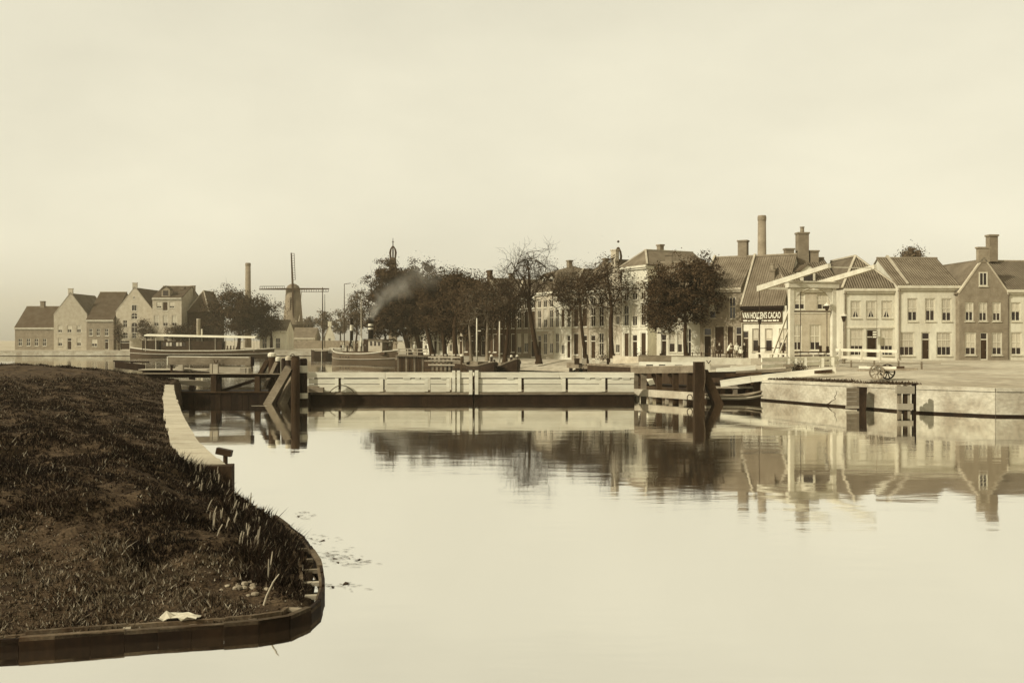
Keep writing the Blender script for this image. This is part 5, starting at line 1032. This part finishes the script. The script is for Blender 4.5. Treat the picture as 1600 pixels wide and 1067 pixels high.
# ------------------------------------------------------------------ drawbridge
def drawbridge():
    a = R(15); zg = 1.78; o = thing('drawbridge', 'white wooden drawbridge portal with two long balance beams', 'drawbridge', (xx(1236, 76), 76, zg), a)
    H = zz(441, 76) - zg; W = 3.75
    for x, nm in ((0, 'post'), (W, 'post')): MB().beam((x, 0, -.3), (x, 0, H - .42), .40, .36, w1=.34, h1=.32).build('post', 'white', o)
    MB().box(-.35, W + .35, -.26, .26, H - .42, H).build('lintel', 'white', o); MB().box(-.45, W + .45, -.34, .34, H + .003, H + .09).build('lintel_cap', 'white', o)
    for sx, x in ((1, .18), (-1, W - .18)):                                          # curved knees under the lintel
        m = MB(); n = 7; pts = [(x, H - 1.9)] + [(x + sx * 1.45 * (1 - math.cos(t * math.pi / 2 / n)), H - 1.9 + 1.42 * math.sin(t * math.pi / 2 / n)) for t in range(n + 1)] + [(x + sx * 1.45, H - .43), (x, H - .43)]
        m.prism(pts, -.09, .09); m.build('knee', 'white', o)
    MB().box(.2, W - .2, -.07, .07, H - 2.35, H - 2.2).build('cross_rail', 'gwood', o)
    hb = H + .28
    for x in (-.05, W + .05):
        bm_ = MB().beam((x, 5.0, hb - .55), (x, -5.3, hb + .62), .28, .46, w1=.24, h1=.32).build('balance_beam', 'white', o)
        MB().tube([(x, 4.8, hb - .7), (x, 4.9, .25)], .03, 5).build('chain', 'black', o)
    MB().box(.1, W - .1, -5.1, -5.04, hb + .50, hb + .56).build('tie_beam', 'white', o); MB().box(.1, W - .1, 4.5, 4.7, hb - .62, hb - .42).build('tie_beam', 'white', o)
    for x in (0,):                                                                   # raking struts
        m = MB(); m.beam((x, .1, H * .72), (x - .0, 3.4, .1), .13, .13); m.build('strut', 'white', o); MB().beam((x, .1, H * .5), (x, 2.5, .1), .1, .1).build('strut', 'white', o)
    for i in range(16): MB().box(-.1, W + .1, .3 + i * .31, .3 + i * .31 + .29, .02, .11).build('deck_board', 'gwood', o)
    for x in (-.12, W + .12): MB().beam((x, .4, 1.05), (x, 5.2, 1.05), .09, .12).build('handrail', 'white', o)
    for x in (-.12, W + .12):
        for y in (1.2, 3.0, 4.9): MB().beam((x, y, .12), (x, y, 1.0), .08).build('baluster', 'white', o)
    MB().lathe([(.55, 0), (.5, .35), (.3, .55), (.08, .62)], (-.75, -.35, .0), 10).build('guard_stone', 'coping', o)
drawbridge()

# ------------------------------------------------------------------ boats
def hull(o, L, B, free, dr, mat, sheer=(.5, .35), n=22, bow=2.2, stern=2.6, name='hull', tumble=1.0, deckmat='gwood', transom=.0):
    mb = MB(); rows = []; gun = []
    for i in range(n + 1):
        t = i / n; x = L * t
        wd = B / 2 * min(1, max(.0, 1 - (1 - min(1, t / .22)) ** stern)) * min(1, max(0, 1 - (1 - min(1, (1 - t) / .28)) ** bow)); wd = max(wd, .03 + transom * B * (t < .001))
        zt = free + sheer[0] * max(0, (.35 - t) / .35) ** 2 + sheer[1] * max(0, (t - .55) / .45) ** 2
        rk = .25 * free * (max(0, (t - .9) / .1)) 
        row = [(x + rk, -wd, zt), (x + rk * .4, -wd * .97 * tumble, zt * .45), (x, -wd * .82, -.05), (x, -wd * .4, -dr), (x, wd * .4, -dr), (x, wd * .82, -.05), (x + rk * .4, wd * .97 * tumble, zt * .45), (x + rk, wd, zt)]
        rows.append(row); gun.append((x + rk, wd, zt))
    for i in range(n):
        for j in range(7):
            mb.add([rows[i][j], rows[i + 1][j], rows[i + 1][j + 1], rows[i][j + 1]], [(0, 1, 2, 3)])
    mb.add(rows[0], [tuple(range(8))]); mb.add(rows[n], [tuple(range(8))])
    h = mb.build(name, mat, o)
    dk = MB()
    for i in range(n):
        (x0, w0, z0), (x1, w1, z1) = gun[i], gun[i + 1]; dk.add([(x0, -w0 * .97, z0 - .12), (x1, -w1 * .97, z1 - .12), (x1, w1 * .97, z1 - .12), (x0, w0 * .97, z0 - .12)], [(0, 1, 2, 3)])
    dk.build('deck', deckmat, o)
    return gun
def strake(o, gun, f, mat, r=.07, name='gunwale', zoff=0.0, wf=1.0):
    for s in (-1, 1):
        MB().tube([(x, s * w * wf + s * .02, z * f + zoff) for x, w, z in gun], r, 5).build(name, mat, o)

# long passenger boat with an awning on the far left
Y = 224.; k = Y / F; L = (427 - 203) * k
o = thing('passenger_boat', 'long canal passenger boat under a white awning roof', 'boat', (xx(203, Y), Y, 0))
g = hull(o, L, 4.6, 1.35, .5, 'hullb', (.75, .55), bow=1.8, stern=1.6); strake(o, g, 1.0, 'white', .12); strake(o, g, .42, 'white', .06, 'rubbing_strake', wf=.985)
X = lambda x: (x - 203) * k; Z = lambda y: zz(y, Y)
MB().box(X(256), X(350), -1.7, 1.7, 1.2, Z(533)).build('cabin', 'mwood', o); MB().box(X(226), X(252), -1.6, 1.6, 1.3, Z(532)).build('fore_cabin', 'mwood', o)
for i in range(7): MB().box(X(258.5 + i * 5.2), X(262 + i * 5.2), -1.74, -1.702, Z(540.5), Z(535)).build('window', 'curtain' if i in (1, 2, 4, 5) else 'glass', o)
for i in range(4): MB().box(X(352 + i * 5), X(354 + i * 5), -1.3, -1.2, 1.3, Z(540)).build('bench', 'mwood', o)
aw = MB(); n = 12
for i in range(n):
    a, b = 230 + (402 - 230) * i / n, 230 + (402 - 230) * (i + 1) / n; zc = lambda x: Z(523.5) + (x - 230) / 172 * (Z(527) - Z(523.5))
    aw.add([(X(a), -2.1, zc(a) - .22), (X(b), -2.1, zc(b) - .22), (X(b), -1.9, zc(b)), (X(a), -1.9, zc(a)), (X(b), 0, zc(b) + .25), (X(a), 0, zc(a) + .25), (X(b), 1.9, zc(b)), (X(a), 1.9, zc(a)), (X(b), 2.1, zc(b) - .22), (X(a), 2.1, zc(a) - .22)], [(0, 1, 2, 3), (3, 2, 4, 5), (5, 4, 6, 7), (7, 6, 8, 9)])
aw.build('awning', 'awning', o)
for x in (232, 248, 300, 340, 356, 370, 384, 400): MB().box(X(x) - .06, X(x) + .06, -1.9, -1.78, 1.2, Z(528)).build('stanchion', 'lwood' if x != 248 else 'white', o)
MB().lathe([(.42, 1.2), (.42, Z(500)), (.48, Z(499)), (.44, Z(498))], (X(310), 0, 0), 10).build('funnel', 'lwood', o, True); MB().tube([(X(315), 0, 2.5), (X(315.5), 0, Z(514))], .2, 8).build('ventilator', 'white', o)
MB().tube([(X(403), -.9, 1.4), (X(403), -.9, Z(521))], .06, 5).build('flagstaff', 'white', o)
# steamer
a_ = Vector((xx(621, 163), 163, 0)); b_ = Vector((xx(519, 172), 172, 0)); L = (a_ - b_).length; rz = math.atan2((a_ - b_).y, (a_ - b_).x)
o = thing('steamer', 'grey-hulled passenger steamer with two tall funnels at the landing', 'steamboat', b_, rz); kk = 167 / F
g = hull(o, L, 4.2, 1.55, .5, 'hullg', (.9, .65), bow=2.0, stern=1.6); strake(o, g, 1.0, 'white', .10); strake(o, g, .38, 'lwood', .06, 'rubbing_strake', wf=.985)
X = lambda x: (x - 519) / (621 - 519) * L; Z = lambda y: zz(y, 167)
MB().box(X(548), X(612), -1.7, 1.7, 1.4, 1.9).build('raised_deck', 'hullb', o); MB().box(X(585), X(606), -1.3, 1.3, 1.5, Z(531)).build('deckhouse', 'lwood', o)
for i in range(3): MB().box(X(588 + i * 6), X(591 + i * 6), -1.34, -1.302, Z(540), Z(533)).build('window', 'glass', o)
MB().box(X(583), X(610), -1.6, 1.6, Z(531) + .003, Z(530)).build('deckhouse_roof', 'gwood', o)
for i in range(4): MB().lathe([(.15, 0), (.15, .05)], n=8).build('porthole', 'glass', o).location = (X(540 + i * 5), 0, .8) if False else (X(546 + i * 4.5), -2.03, .95)
for ch in list(o.children):
    if ch.name.startswith('porthole'): ch.rotation_euler = (R(90), 0, 0)
def funnel(x, yt, yb, w, bands, smat='dwood'):
    r = w * kk / 2; f = MB().lathe([(r, Z(yb)), (r * .95, Z(yt)), (r * 1.08, Z(yt) + .02), (r * 1.05, Z(yt) + .15)], (X(x), 0, 0), 14).build('funnel', smat, o, True)
    for y0, y1 in bands: MB().lathe([(r * 1.03, Z(y1)), (r * 1.05, Z(y1) + .02), (r * 1.04, Z(y0) - .02), (r * 1.01, Z(y0))], (X(x), 0, 0), 14).build('funnel_band', 'white', f)
funnel(550.5, 498, 542, 5.2, ((507.5, 516.5),)); funnel(580.5, 498, 530, 8, ((506, 509.5), (512, 515)))
MB().box(X(576), X(586), -1.1, 1.1, 1.5, Z(529.5)).build('engine_casing', 'dwood', o)
MB().tube([(X(566), 0, 1.4), (X(565.5), 0, Z(466))], [.13, .07], 6).build('mast', 'lwood', o); MB().tube([(X(566), 0, 1.5), (X(566), 0, Z(528))], .2, 6).build('mast_base', 'white', o)
rl = MB()
for i in range(14): x = X(524 + i * 2.1); rl.beam((x, -1.5, 1.6), (x, -1.5, 2.5), .05)
rl.beam((X(524), -1.5, 2.5), (X(552), -1.5, 2.45), .06); rl.build('stern_rail', 'white', o)
aw = MB().box(X(598), X(620), -1.5, 1.5, Z(534), Z(533)).build('bridge_awning', 'gwood', o)
# small barge before the windmill
Y = 213; o = thing('barge', 'small dark barge seen end-on before the windmill', 'boat', (xx(486, Y), Y, 0)); g = hull(o, 34 * Y / F, 3.0, 1.3, .4, 'hulld', (.3, .3)); strake(o, g, 1, 'mwood', .08)
MB().box(1.0, 4.2, -1, 1, 1.2, 1.75).build('hatch', 'hullp', o); MB().tube([(2.6, -1.5, -.3), (2.6, -1.5, 2.0)], .09, 6).build('leeboard_post', 'white', o)
# barges at the shore
def barge(label, x0, x1, Y0, Y1, B, free, mat, sh=(.3, .8), load=None):
    a_ = Vector((xx(x0, Y0), Y0, 0)); b_ = Vector((xx(x1, Y1), Y1, 0)); d = b_ - a_; o = thing('barge', label, 'boat', a_, math.atan2(d.y, d.x)); g = hull(o, d.length, B, free, .35, mat, sh, bow=2.4, stern=2.4, deckmat='hulld'); strake(o, g, 1, 'gwood', .09)
    if load: MB().box(d.length * .2, d.length * .55, -B * .3, B * .3, free - .2, free + load).build('hatch_cover', 'gwood', o)
    MB().tube([(d.length * .985, 0, -.2), (d.length * 1.01, 0, free + sh[1] + .25)], .14, 6).build('stem_post', 'dwood', o)
    return o
barge('left of the two dark barges moored off the sandy shore', 735, 772, 122, 116.5, 2.4, .75, 'hulld', (.5, .55), .5)
barge('right of the two dark barges, with the high bow post', 770, 808, 122.5, 117.5, 2.4, .75, 'hulld', (.2, .9), .35)
# rowing boat by the right fender
a_ = Vector((xx(1098, 62.3), 62.3, 0)); b_ = Vector((xx(1188, 62.0), 62.0, 0)); d = b_ - a_
o = thing('rowing_boat', 'pale wooden rowing boat lying behind the right timber brace', 'boat', a_, math.atan2(d.y, d.x))
g = hull(o, d.length, 1.25, .40, .15, 'hulld', (.1, .28), bow=1.7, stern=3, deckmat='mwood'); strake(o, g, 1, 'gwood', .06); strake(o, g, .62, 'lwood', .085, 'side_plank', wf=.985)
for x in (.9, 1.9, 2.8): MB().box(x, x + .22, -.5, .5, .29, .34).build('thwart', 'lwood', o)

# ------------------------------------------------------------------ handcart
def cart():
    Y = 58.6; p = at(1370, 594, Y); ax = Vector((.68, .73, 0)); fw = Vector((.73, -.68, 0)); r = .475
    o = thing('handcart', 'two-wheeled wooden handcart standing on the quay', 'cart', (p.x, p.y, p.z), math.atan2(ax.y, ax.x))
    for y_, nm in ((0, 0), (1.62, 1)):                                              # local x runs along the axle
        w = thing_part('wheel', o); w.location = (y_, 0, r)
        t = MB(); n = 28
        for (ra, rb) in ((r, r - .075),):
            vs = []; fs = []
            for i in range(n):
                a = 2 * math.pi * i / n; c, s = math.cos(a), math.sin(a)
                vs += [(-.035, ra * c, ra * s), (.035, ra * c, ra * s), (.035, rb * c, rb * s), (-.035, rb * c, rb * s)]
            for i in range(n):
                b, d = 4 * i, 4 * ((i + 1) % n)
                for q in range(4): fs.append((b + q, b + (q + 1) % 4, d + (q + 1) % 4, d + q))
            t.add(vs, fs)
        t.build('rim', 'gwood' if nm == 0 else 'dwood', w)  # far wheel darker: shade under the bed put into its wood
        for i in range(10): a = 2 * math.pi * i / 10; MB().beam((0, .07 * math.cos(a), .07 * math.sin(a)), (0, (r - .07) * math.cos(a), (r - .07) * math.sin(a)), .045, .05).build('spoke', 'gwood' if nm == 0 else 'dwood', w)
        MB().tube([(-.11, 0, 0), (.11, 0, 0)], [.10, .085], 10).build('hub', 'lwood', w)
    MB().beam((.0, 0, r), (1.62, 0, r), .07).build('axle', 'dwood', o)
    for x in (.19, 1.42): MB().box(x, x + .035, -1.1, 1.2, r + .19, r + .36).build('side_board', 'plank' if x < 1 else 'mwood', o)
    for i in range(7): MB().box(.22 + i * .17, .38 + i * .17, -1.15, 1.25, r + .14, r + .18).build('bed_board', 'gwood', o)
    for x in (.22, 1.4): MB().beam((x, -1.9, r + .2), (x, 1.3, r + .08), .07, .10).build('shaft', 'gwood', o)
def thing_part(name, parent):
    e = bpy.data.objects.new(name, None); COL.objects.link(e); e.parent = parent; e.empty_display_size = .1; return e
cart()

# ------------------------------------------------------------------ people
def body_mesh(nm, J, cloth):
    """J: joint name -> (pos, radius, parent). cloth: three materials (legs, torso, skin)"""
    me = bpy.data.meshes.new(nm); names = list(J); me.from_pydata([J[n][0] for n in names], [(names.index(n), names.index(J[n][2])) for n in names if J[n][2]], [])
    ob = bpy.data.objects.new(nm, me); COL.objects.link(ob); sk = ob.modifiers.new('s', 'SKIN'); sk.use_smooth_shade = True
    lay = me.skin_vertices[0].data if len(me.skin_vertices) else None
    if lay is None:
        bm = bmesh.new(); bm.from_mesh(me); bm.verts.layers.skin.verify(); bm.to_mesh(me); bm.free(); lay = me.skin_vertices[0].data
    for i, n in enumerate(names):
        r = J[n][1]; lay[i].radius = (r, r) if not isinstance(r, tuple) else r; lay[i].use_root = n == 'pelvis'
    ob.modifiers.new('u', 'SUBSURF').levels = 1
    dg = bpy.context.evaluated_depsgraph_get(); dg.update(); m2 = bpy.data.meshes.new_from_object(ob.evaluated_get(dg)); bpy.data.objects.remove(ob)
    m2.materials.clear()
    for c in cloth: m2.materials.append(MAT[c])
    hz = J['neck'][0][2]; pz = J['pelvis'][0][2]; hand = [Vector(J[n][0]) for n in J if n.startswith('hand')]
    for p in m2.polygons:
        c = p.center; p.material_index = 2 if (c - Vector(J['head'][0])).length < .17 or any((c - h).length < .07 for h in hand) else (1 if c.z > pz - .02 or abs(c.x) > .2 else 0)
        p.use_smooth = True
    return m2
def pose(lean=0, arms=0.0, sit=False, skirt=False, s=1.0, stride=.0):
    def v(x, y, z): return (x * s, (y - lean * max(0, z - .95)) * s, z * s)
    J = {'pelvis': (v(0, 0, .95), (.15 * s, .11 * s), None), 'waist': (v(0, 0, 1.12), (.14 * s, .10 * s), 'pelvis'), 'chest': (v(0, 0, 1.34), (.17 * s, .12 * s), 'waist'), 'neck': (v(0, 0, 1.50), .055 * s, 'chest'), 'head': (v(0, -.01, 1.60), (.085 * s, .10 * s), 'neck'), 'top': (v(0, -.01, 1.70), (.075 * s, .085 * s), 'head')}
    for sd, nm in ((-1, 'l'), (1, 'r')):
        J['sh' + nm] = (v(sd * .19, 0, 1.43), .06 * s, 'chest'); J['el' + nm] = (v(sd * (.25), -.08 * arms, 1.15), .047 * s, 'sh' + nm); J['wr' + nm] = (v(sd * .23, -.08 - .25 * arms, .95 + .22 * arms), .034 * s, 'el' + nm); J['hand' + nm] = (v(sd * .22, -.11 - .3 * arms, .88 + .26 * arms), .042 * s, 'wr' + nm)
        st = stride * sd
        J['hip' + nm] = (v(sd * .10, 0, .88), .10 * s, 'pelvis'); J['kn' + nm] = (v(sd * .11, -.03 - st * .15, .48), (.13 if skirt else .065) * s, 'hip' + nm); J['an' + nm] = (v(sd * .11, .02 - st * .25, .09), (.15 if skirt else .045) * s, 'kn' + nm); J['toe' + nm] = (v(sd * .12, -.13 - st * .25, .04), .04 * s, 'an' + nm)
    return J
BODY = {'man': body_mesh('man', pose(), ('clothd', 'clothd', 'skin')), 'shirt': body_mesh('shirt', pose(.45, 1.0, stride=.6), ('clothd', 'clothw', 'skin')), 'light': body_mesh('light', pose(0, .4, stride=.3), ('clothm', 'clothw', 'skin')), 'woman': body_mesh('woman', pose(0, .3, skirt=True, s=.95), ('clothm', 'clothm', 'skin')), 'child': body_mesh('child', pose(0, .3, s=.72), ('clothd', 'clothw', 'skin'))}
def hat_mb(s, kind):
    h = MB()
    if kind == 'boater': h.lathe([(.17, 0), (.17, .015), (.10, .02), (.095, .10), (.01, .105)], n=12)
    else: h.lathe([(.11, 0), (.125, .03), (.11, .09), (.03, .12)], n=10).box(-.08, .08, -.2, -.05, .0, .02)
    h.v = [(x * s, y * s, z * s) for x, y, z in h.v]; return h
def person(label, kind, pos, rz, hat=None, group=None, s=1.0):
    o = bpy.data.objects.new('person', BODY[kind]); COL.objects.link(o); o.location = pos; o.rotation_euler = (0, 0, rz); tag(o, label, 'person', group)
    if hat:
        hh = {'shirt': (0, -.33, 1.72), 'woman': (0, -.01, 1.66), 'child': (0, -.007, 1.27)}.get(kind, (0, -.01, 1.75)); b = hat_mb(.75 if kind == 'child' else 1, hat).build('hat', 'clothw' if hat == 'boater' else 'clothd', o); b.location = hh
    return o
def street(x, Y, zb=1.93): return (xx(x, Y), Y, zb)
person('person in a white shirt bending forward outside the dark shopfront', 'shirt', street(1137, 97), R(70), 'cap')
person('person in dark clothes standing left of the bending white shirt', 'man', street(1124, 98), R(20), 'cap')
person('person in dark clothes standing just behind the bending white shirt', 'man', street(1143, 99), R(-30), 'cap')
person('person in a pale top between the bending figure and the child', 'light', street(1151, 98), R(10), None)
person('child in a white top outside the dark shopfront', 'child', street(1157, 96.5), R(-10), 'boater')
person('person in a dark coat at the right of the shopfront group', 'man', street(1163, 98), R(40), 'cap')
person('person in a long grey dress at the left of the shopfront group', 'woman', street(1115, 99), R(0), None)
person('person wearing a white hat on the landing stage', 'light', (xx(648, 139), 139, zz(555.5, 139.2) + .12), R(30), 'boater')
d0 = Vector((xx(519, 172), 172, 0)); d1 = Vector((xx(621, 163), 163, 0)); rr = random.Random(12)
for i, (t, dy, kd, hat) in enumerate(((.16, -.8, 'man', 'boater'), (.20, -1.0, 'light', 'boater'), (.25, -.6, 'woman', None), (.29, -1.1, 'man', 'boater'), (.33, -.4, 'light', 'boater'), (.37, -1.0, 'woman', 'boater'), (.41, -.9, 'man', 'cap'), (.47, -1.0, 'light', 'boater'), (.51, -.5, 'man', 'boater'), (.55, -1.0, 'light', None), (.86, -.8, 'man', 'cap'), (.89, -.3, 'light', 'boater'), (.93, -.5, 'man', 'boater'))):
    p = d0.lerp(d1, t); p.y += dy; p.z = 1.48 + .25 * max(0, .3 - t) if t < .29 else 1.91
    person({'light': 'passenger in pale clothes standing on the steamer deck', 'woman': 'passenger in a long grey dress on the steamer deck', 'man': 'passenger in dark clothes standing on the steamer deck'}[kd], kd, p, rr.uniform(-2, 2), hat, 'passengers on the steamer')

# shop sign on the door of the plaster house
Y = 95.6
o = thing('shop_sign', 'little white striped notice in the doorway of the hipped house', 'sign', at(1363, 522, Y)); MB().box(0, .5, 0, .03, -.45, .35).build('board', 'signb', o)
for i in range(3): MB().box(.05, .45, -.012, -.002, -.35 + i * .24, -.21 + i * .24).build('stripe', 'signw', o)
# shrub in front of the portal and weeds on the platform
def shrub(label, x, y, Y, r, n, seed, z0):
    p = at(x, y, Y); o = thing('shrub', label, 'shrub', (p.x, Y, z0)); g = np.random.default_rng(seed); P = g.normal(0, r * .5, (n, 3)); P[:, 2] = np.abs(P[:, 2]) + .05
    nn = g.normal(0, 1, (n, 3)); u = np.cross(nn, g.normal(0, 1, (n, 3))); u /= np.linalg.norm(u, axis=1)[:, None]; w = np.cross(nn, u); w /= np.linalg.norm(w, axis=1)[:, None]; s = .07
    V = np.stack([P - u * s, P - w * s * .5, P + u * s, P + w * s * .5], 1).reshape(-1, 3); npmesh('foliage', V, np.arange(4 * n).reshape(-1, 4), 'leaf', o)
    m = MB(); rr = random.Random(seed)
    for i in range(6): m.tube([(0, 0, -.1), (rr.gauss(0, r * .3), rr.gauss(0, r * .3), r * .9)], [.02, .008], 4)
    m.build('stem', 'bark', o)
shrub('dark bushy shrub seen through the drawbridge portal', 1300, 545, 90, .9, 700, 1, 1.95)
shrub('leafy clump growing beside the road fence', 1248, 568, 67.5, .5, 350, 2, 1.75)
shrub('dark spiky plant behind the far timber fender', 942, 560, 106, .9, 350, 3, 1.7)
shrub('low grey shrub left of the large dense tree', 1003, 552, 104, .9, 500, 4, 1.75)

# ------------------------------------------------------------------ smoke and haze
def smoke():
    m = bpy.data.materials.new('smoke'); m.use_nodes = True; t = m.node_tree; N = t.nodes; L = t.links; N.clear(); out = N.new('ShaderNodeOutputMaterial'); v = N.new('ShaderNodeVolumePrincipled')
    v.inputs['Color'].default_value = (.86, .8, .66, 1); v.inputs['Anisotropy'].default_value = .1
    co = N.new('ShaderNodeTexCoord'); n = N.new('ShaderNodeTexNoise'); n.inputs['Scale'].default_value = 1.6; n.inputs['Detail'].default_value = 4; L.new(co.outputs['Object'], n.inputs[0])
    r = N.new('ShaderNodeMapRange'); r.inputs['From Min'].default_value = .38; r.inputs['From Max'].default_value = .68; L.new(n.outputs['Fac'], r.inputs['Value'])
    gr = N.new('ShaderNodeTexGradient'); gr.gradient_type = 'QUADRATIC_SPHERE'; L.new(co.outputs['Object'], gr.inputs[0])
    oi = N.new('ShaderNodeObjectInfo'); a = N.new('ShaderNodeMath'); a.operation = 'MULTIPLY'; L.new(r.outputs[0], a.inputs[0]); L.new(gr.outputs['Fac'], a.inputs[1])
    b = N.new('ShaderNodeMath'); b.operation = 'MULTIPLY'; L.new(a.outputs[0], b.inputs[0]); sep = N.new('ShaderNodeSeparateColor'); L.new(oi.outputs['Color'], sep.inputs[0]); L.new(sep.outputs[0], b.inputs[1])
    L.new(b.outputs[0], v.inputs['Density']); L.new(v.outputs[0], out.inputs['Volume']); MAT['smoke'] = m
    Y = 164.0; pts = [at(580.5, 496, 166.4), at(582.5, 490, 165.5), at(585, 484, 164), at(590, 477, 162), at(597, 469, 160), at(606, 460, 157.5), at(617, 451, 155), at(630, 443, 151), at(645, 436, 147), at(662, 430, 143), at(680, 425, 139)]
    e = thing('smoke', 'thin plume of smoke drifting right from the after funnel', 'smoke', pts[0]); e['kind'] = 'stuff'; rr = random.Random(5)
    sph = MB(); sph.lathe([(math.sin(math.pi * k / 8) * 1.0 + .001, -math.cos(math.pi * k / 8)) for k in range(9)], n=12); me = None
    for i in range(len(pts) - 1):
        for h in range(2):
            p = pts[i].lerp(pts[i + 1], h * .5); f = (i + h * .5) / 10
            if me is None: o = sph.build('puff', 'smoke', e); me = o.data
            else: o = bpy.data.objects.new('puff', me); COL.objects.link(o); o.parent = e
            s_ = .7 + 2.3 * f; o.location = p - pts[0] + Vector((rr.gauss(0, .2), 0, rr.gauss(0, .15))) * s_; o.scale = (s_ * 1.5, s_ * 1.1, s_); o.rotation_euler = (rr.uniform(-.4, .4), -.7 + .4 * f, rr.uniform(0, 6)); o.color = (1.1 * (1 - f) ** 1.2 / (1 + 3 * f) + .05, 1, 1, 1)
smoke()
def haze():
    m = bpy.data.materials.new('haze'); m.use_nodes = True; t = m.node_tree; N = t.nodes; N.clear(); out = N.new('ShaderNodeOutputMaterial'); v = N.new('ShaderNodeVolumePrincipled')
    v.inputs['Color'].default_value = (.97, .85, .60, 1); v.inputs['Density'].default_value = .0003; v.inputs['Anisotropy'].default_value = .2; t.links.new(v.outputs[0], out.inputs['Volume']); MAT['haze'] = m
    o = MB().box(-1520, 1520, -80, 1520, -2.2, 62).build('haze', 'haze'); tag(o, 'pale haze veiling the far quay', kind='stuff')
haze()
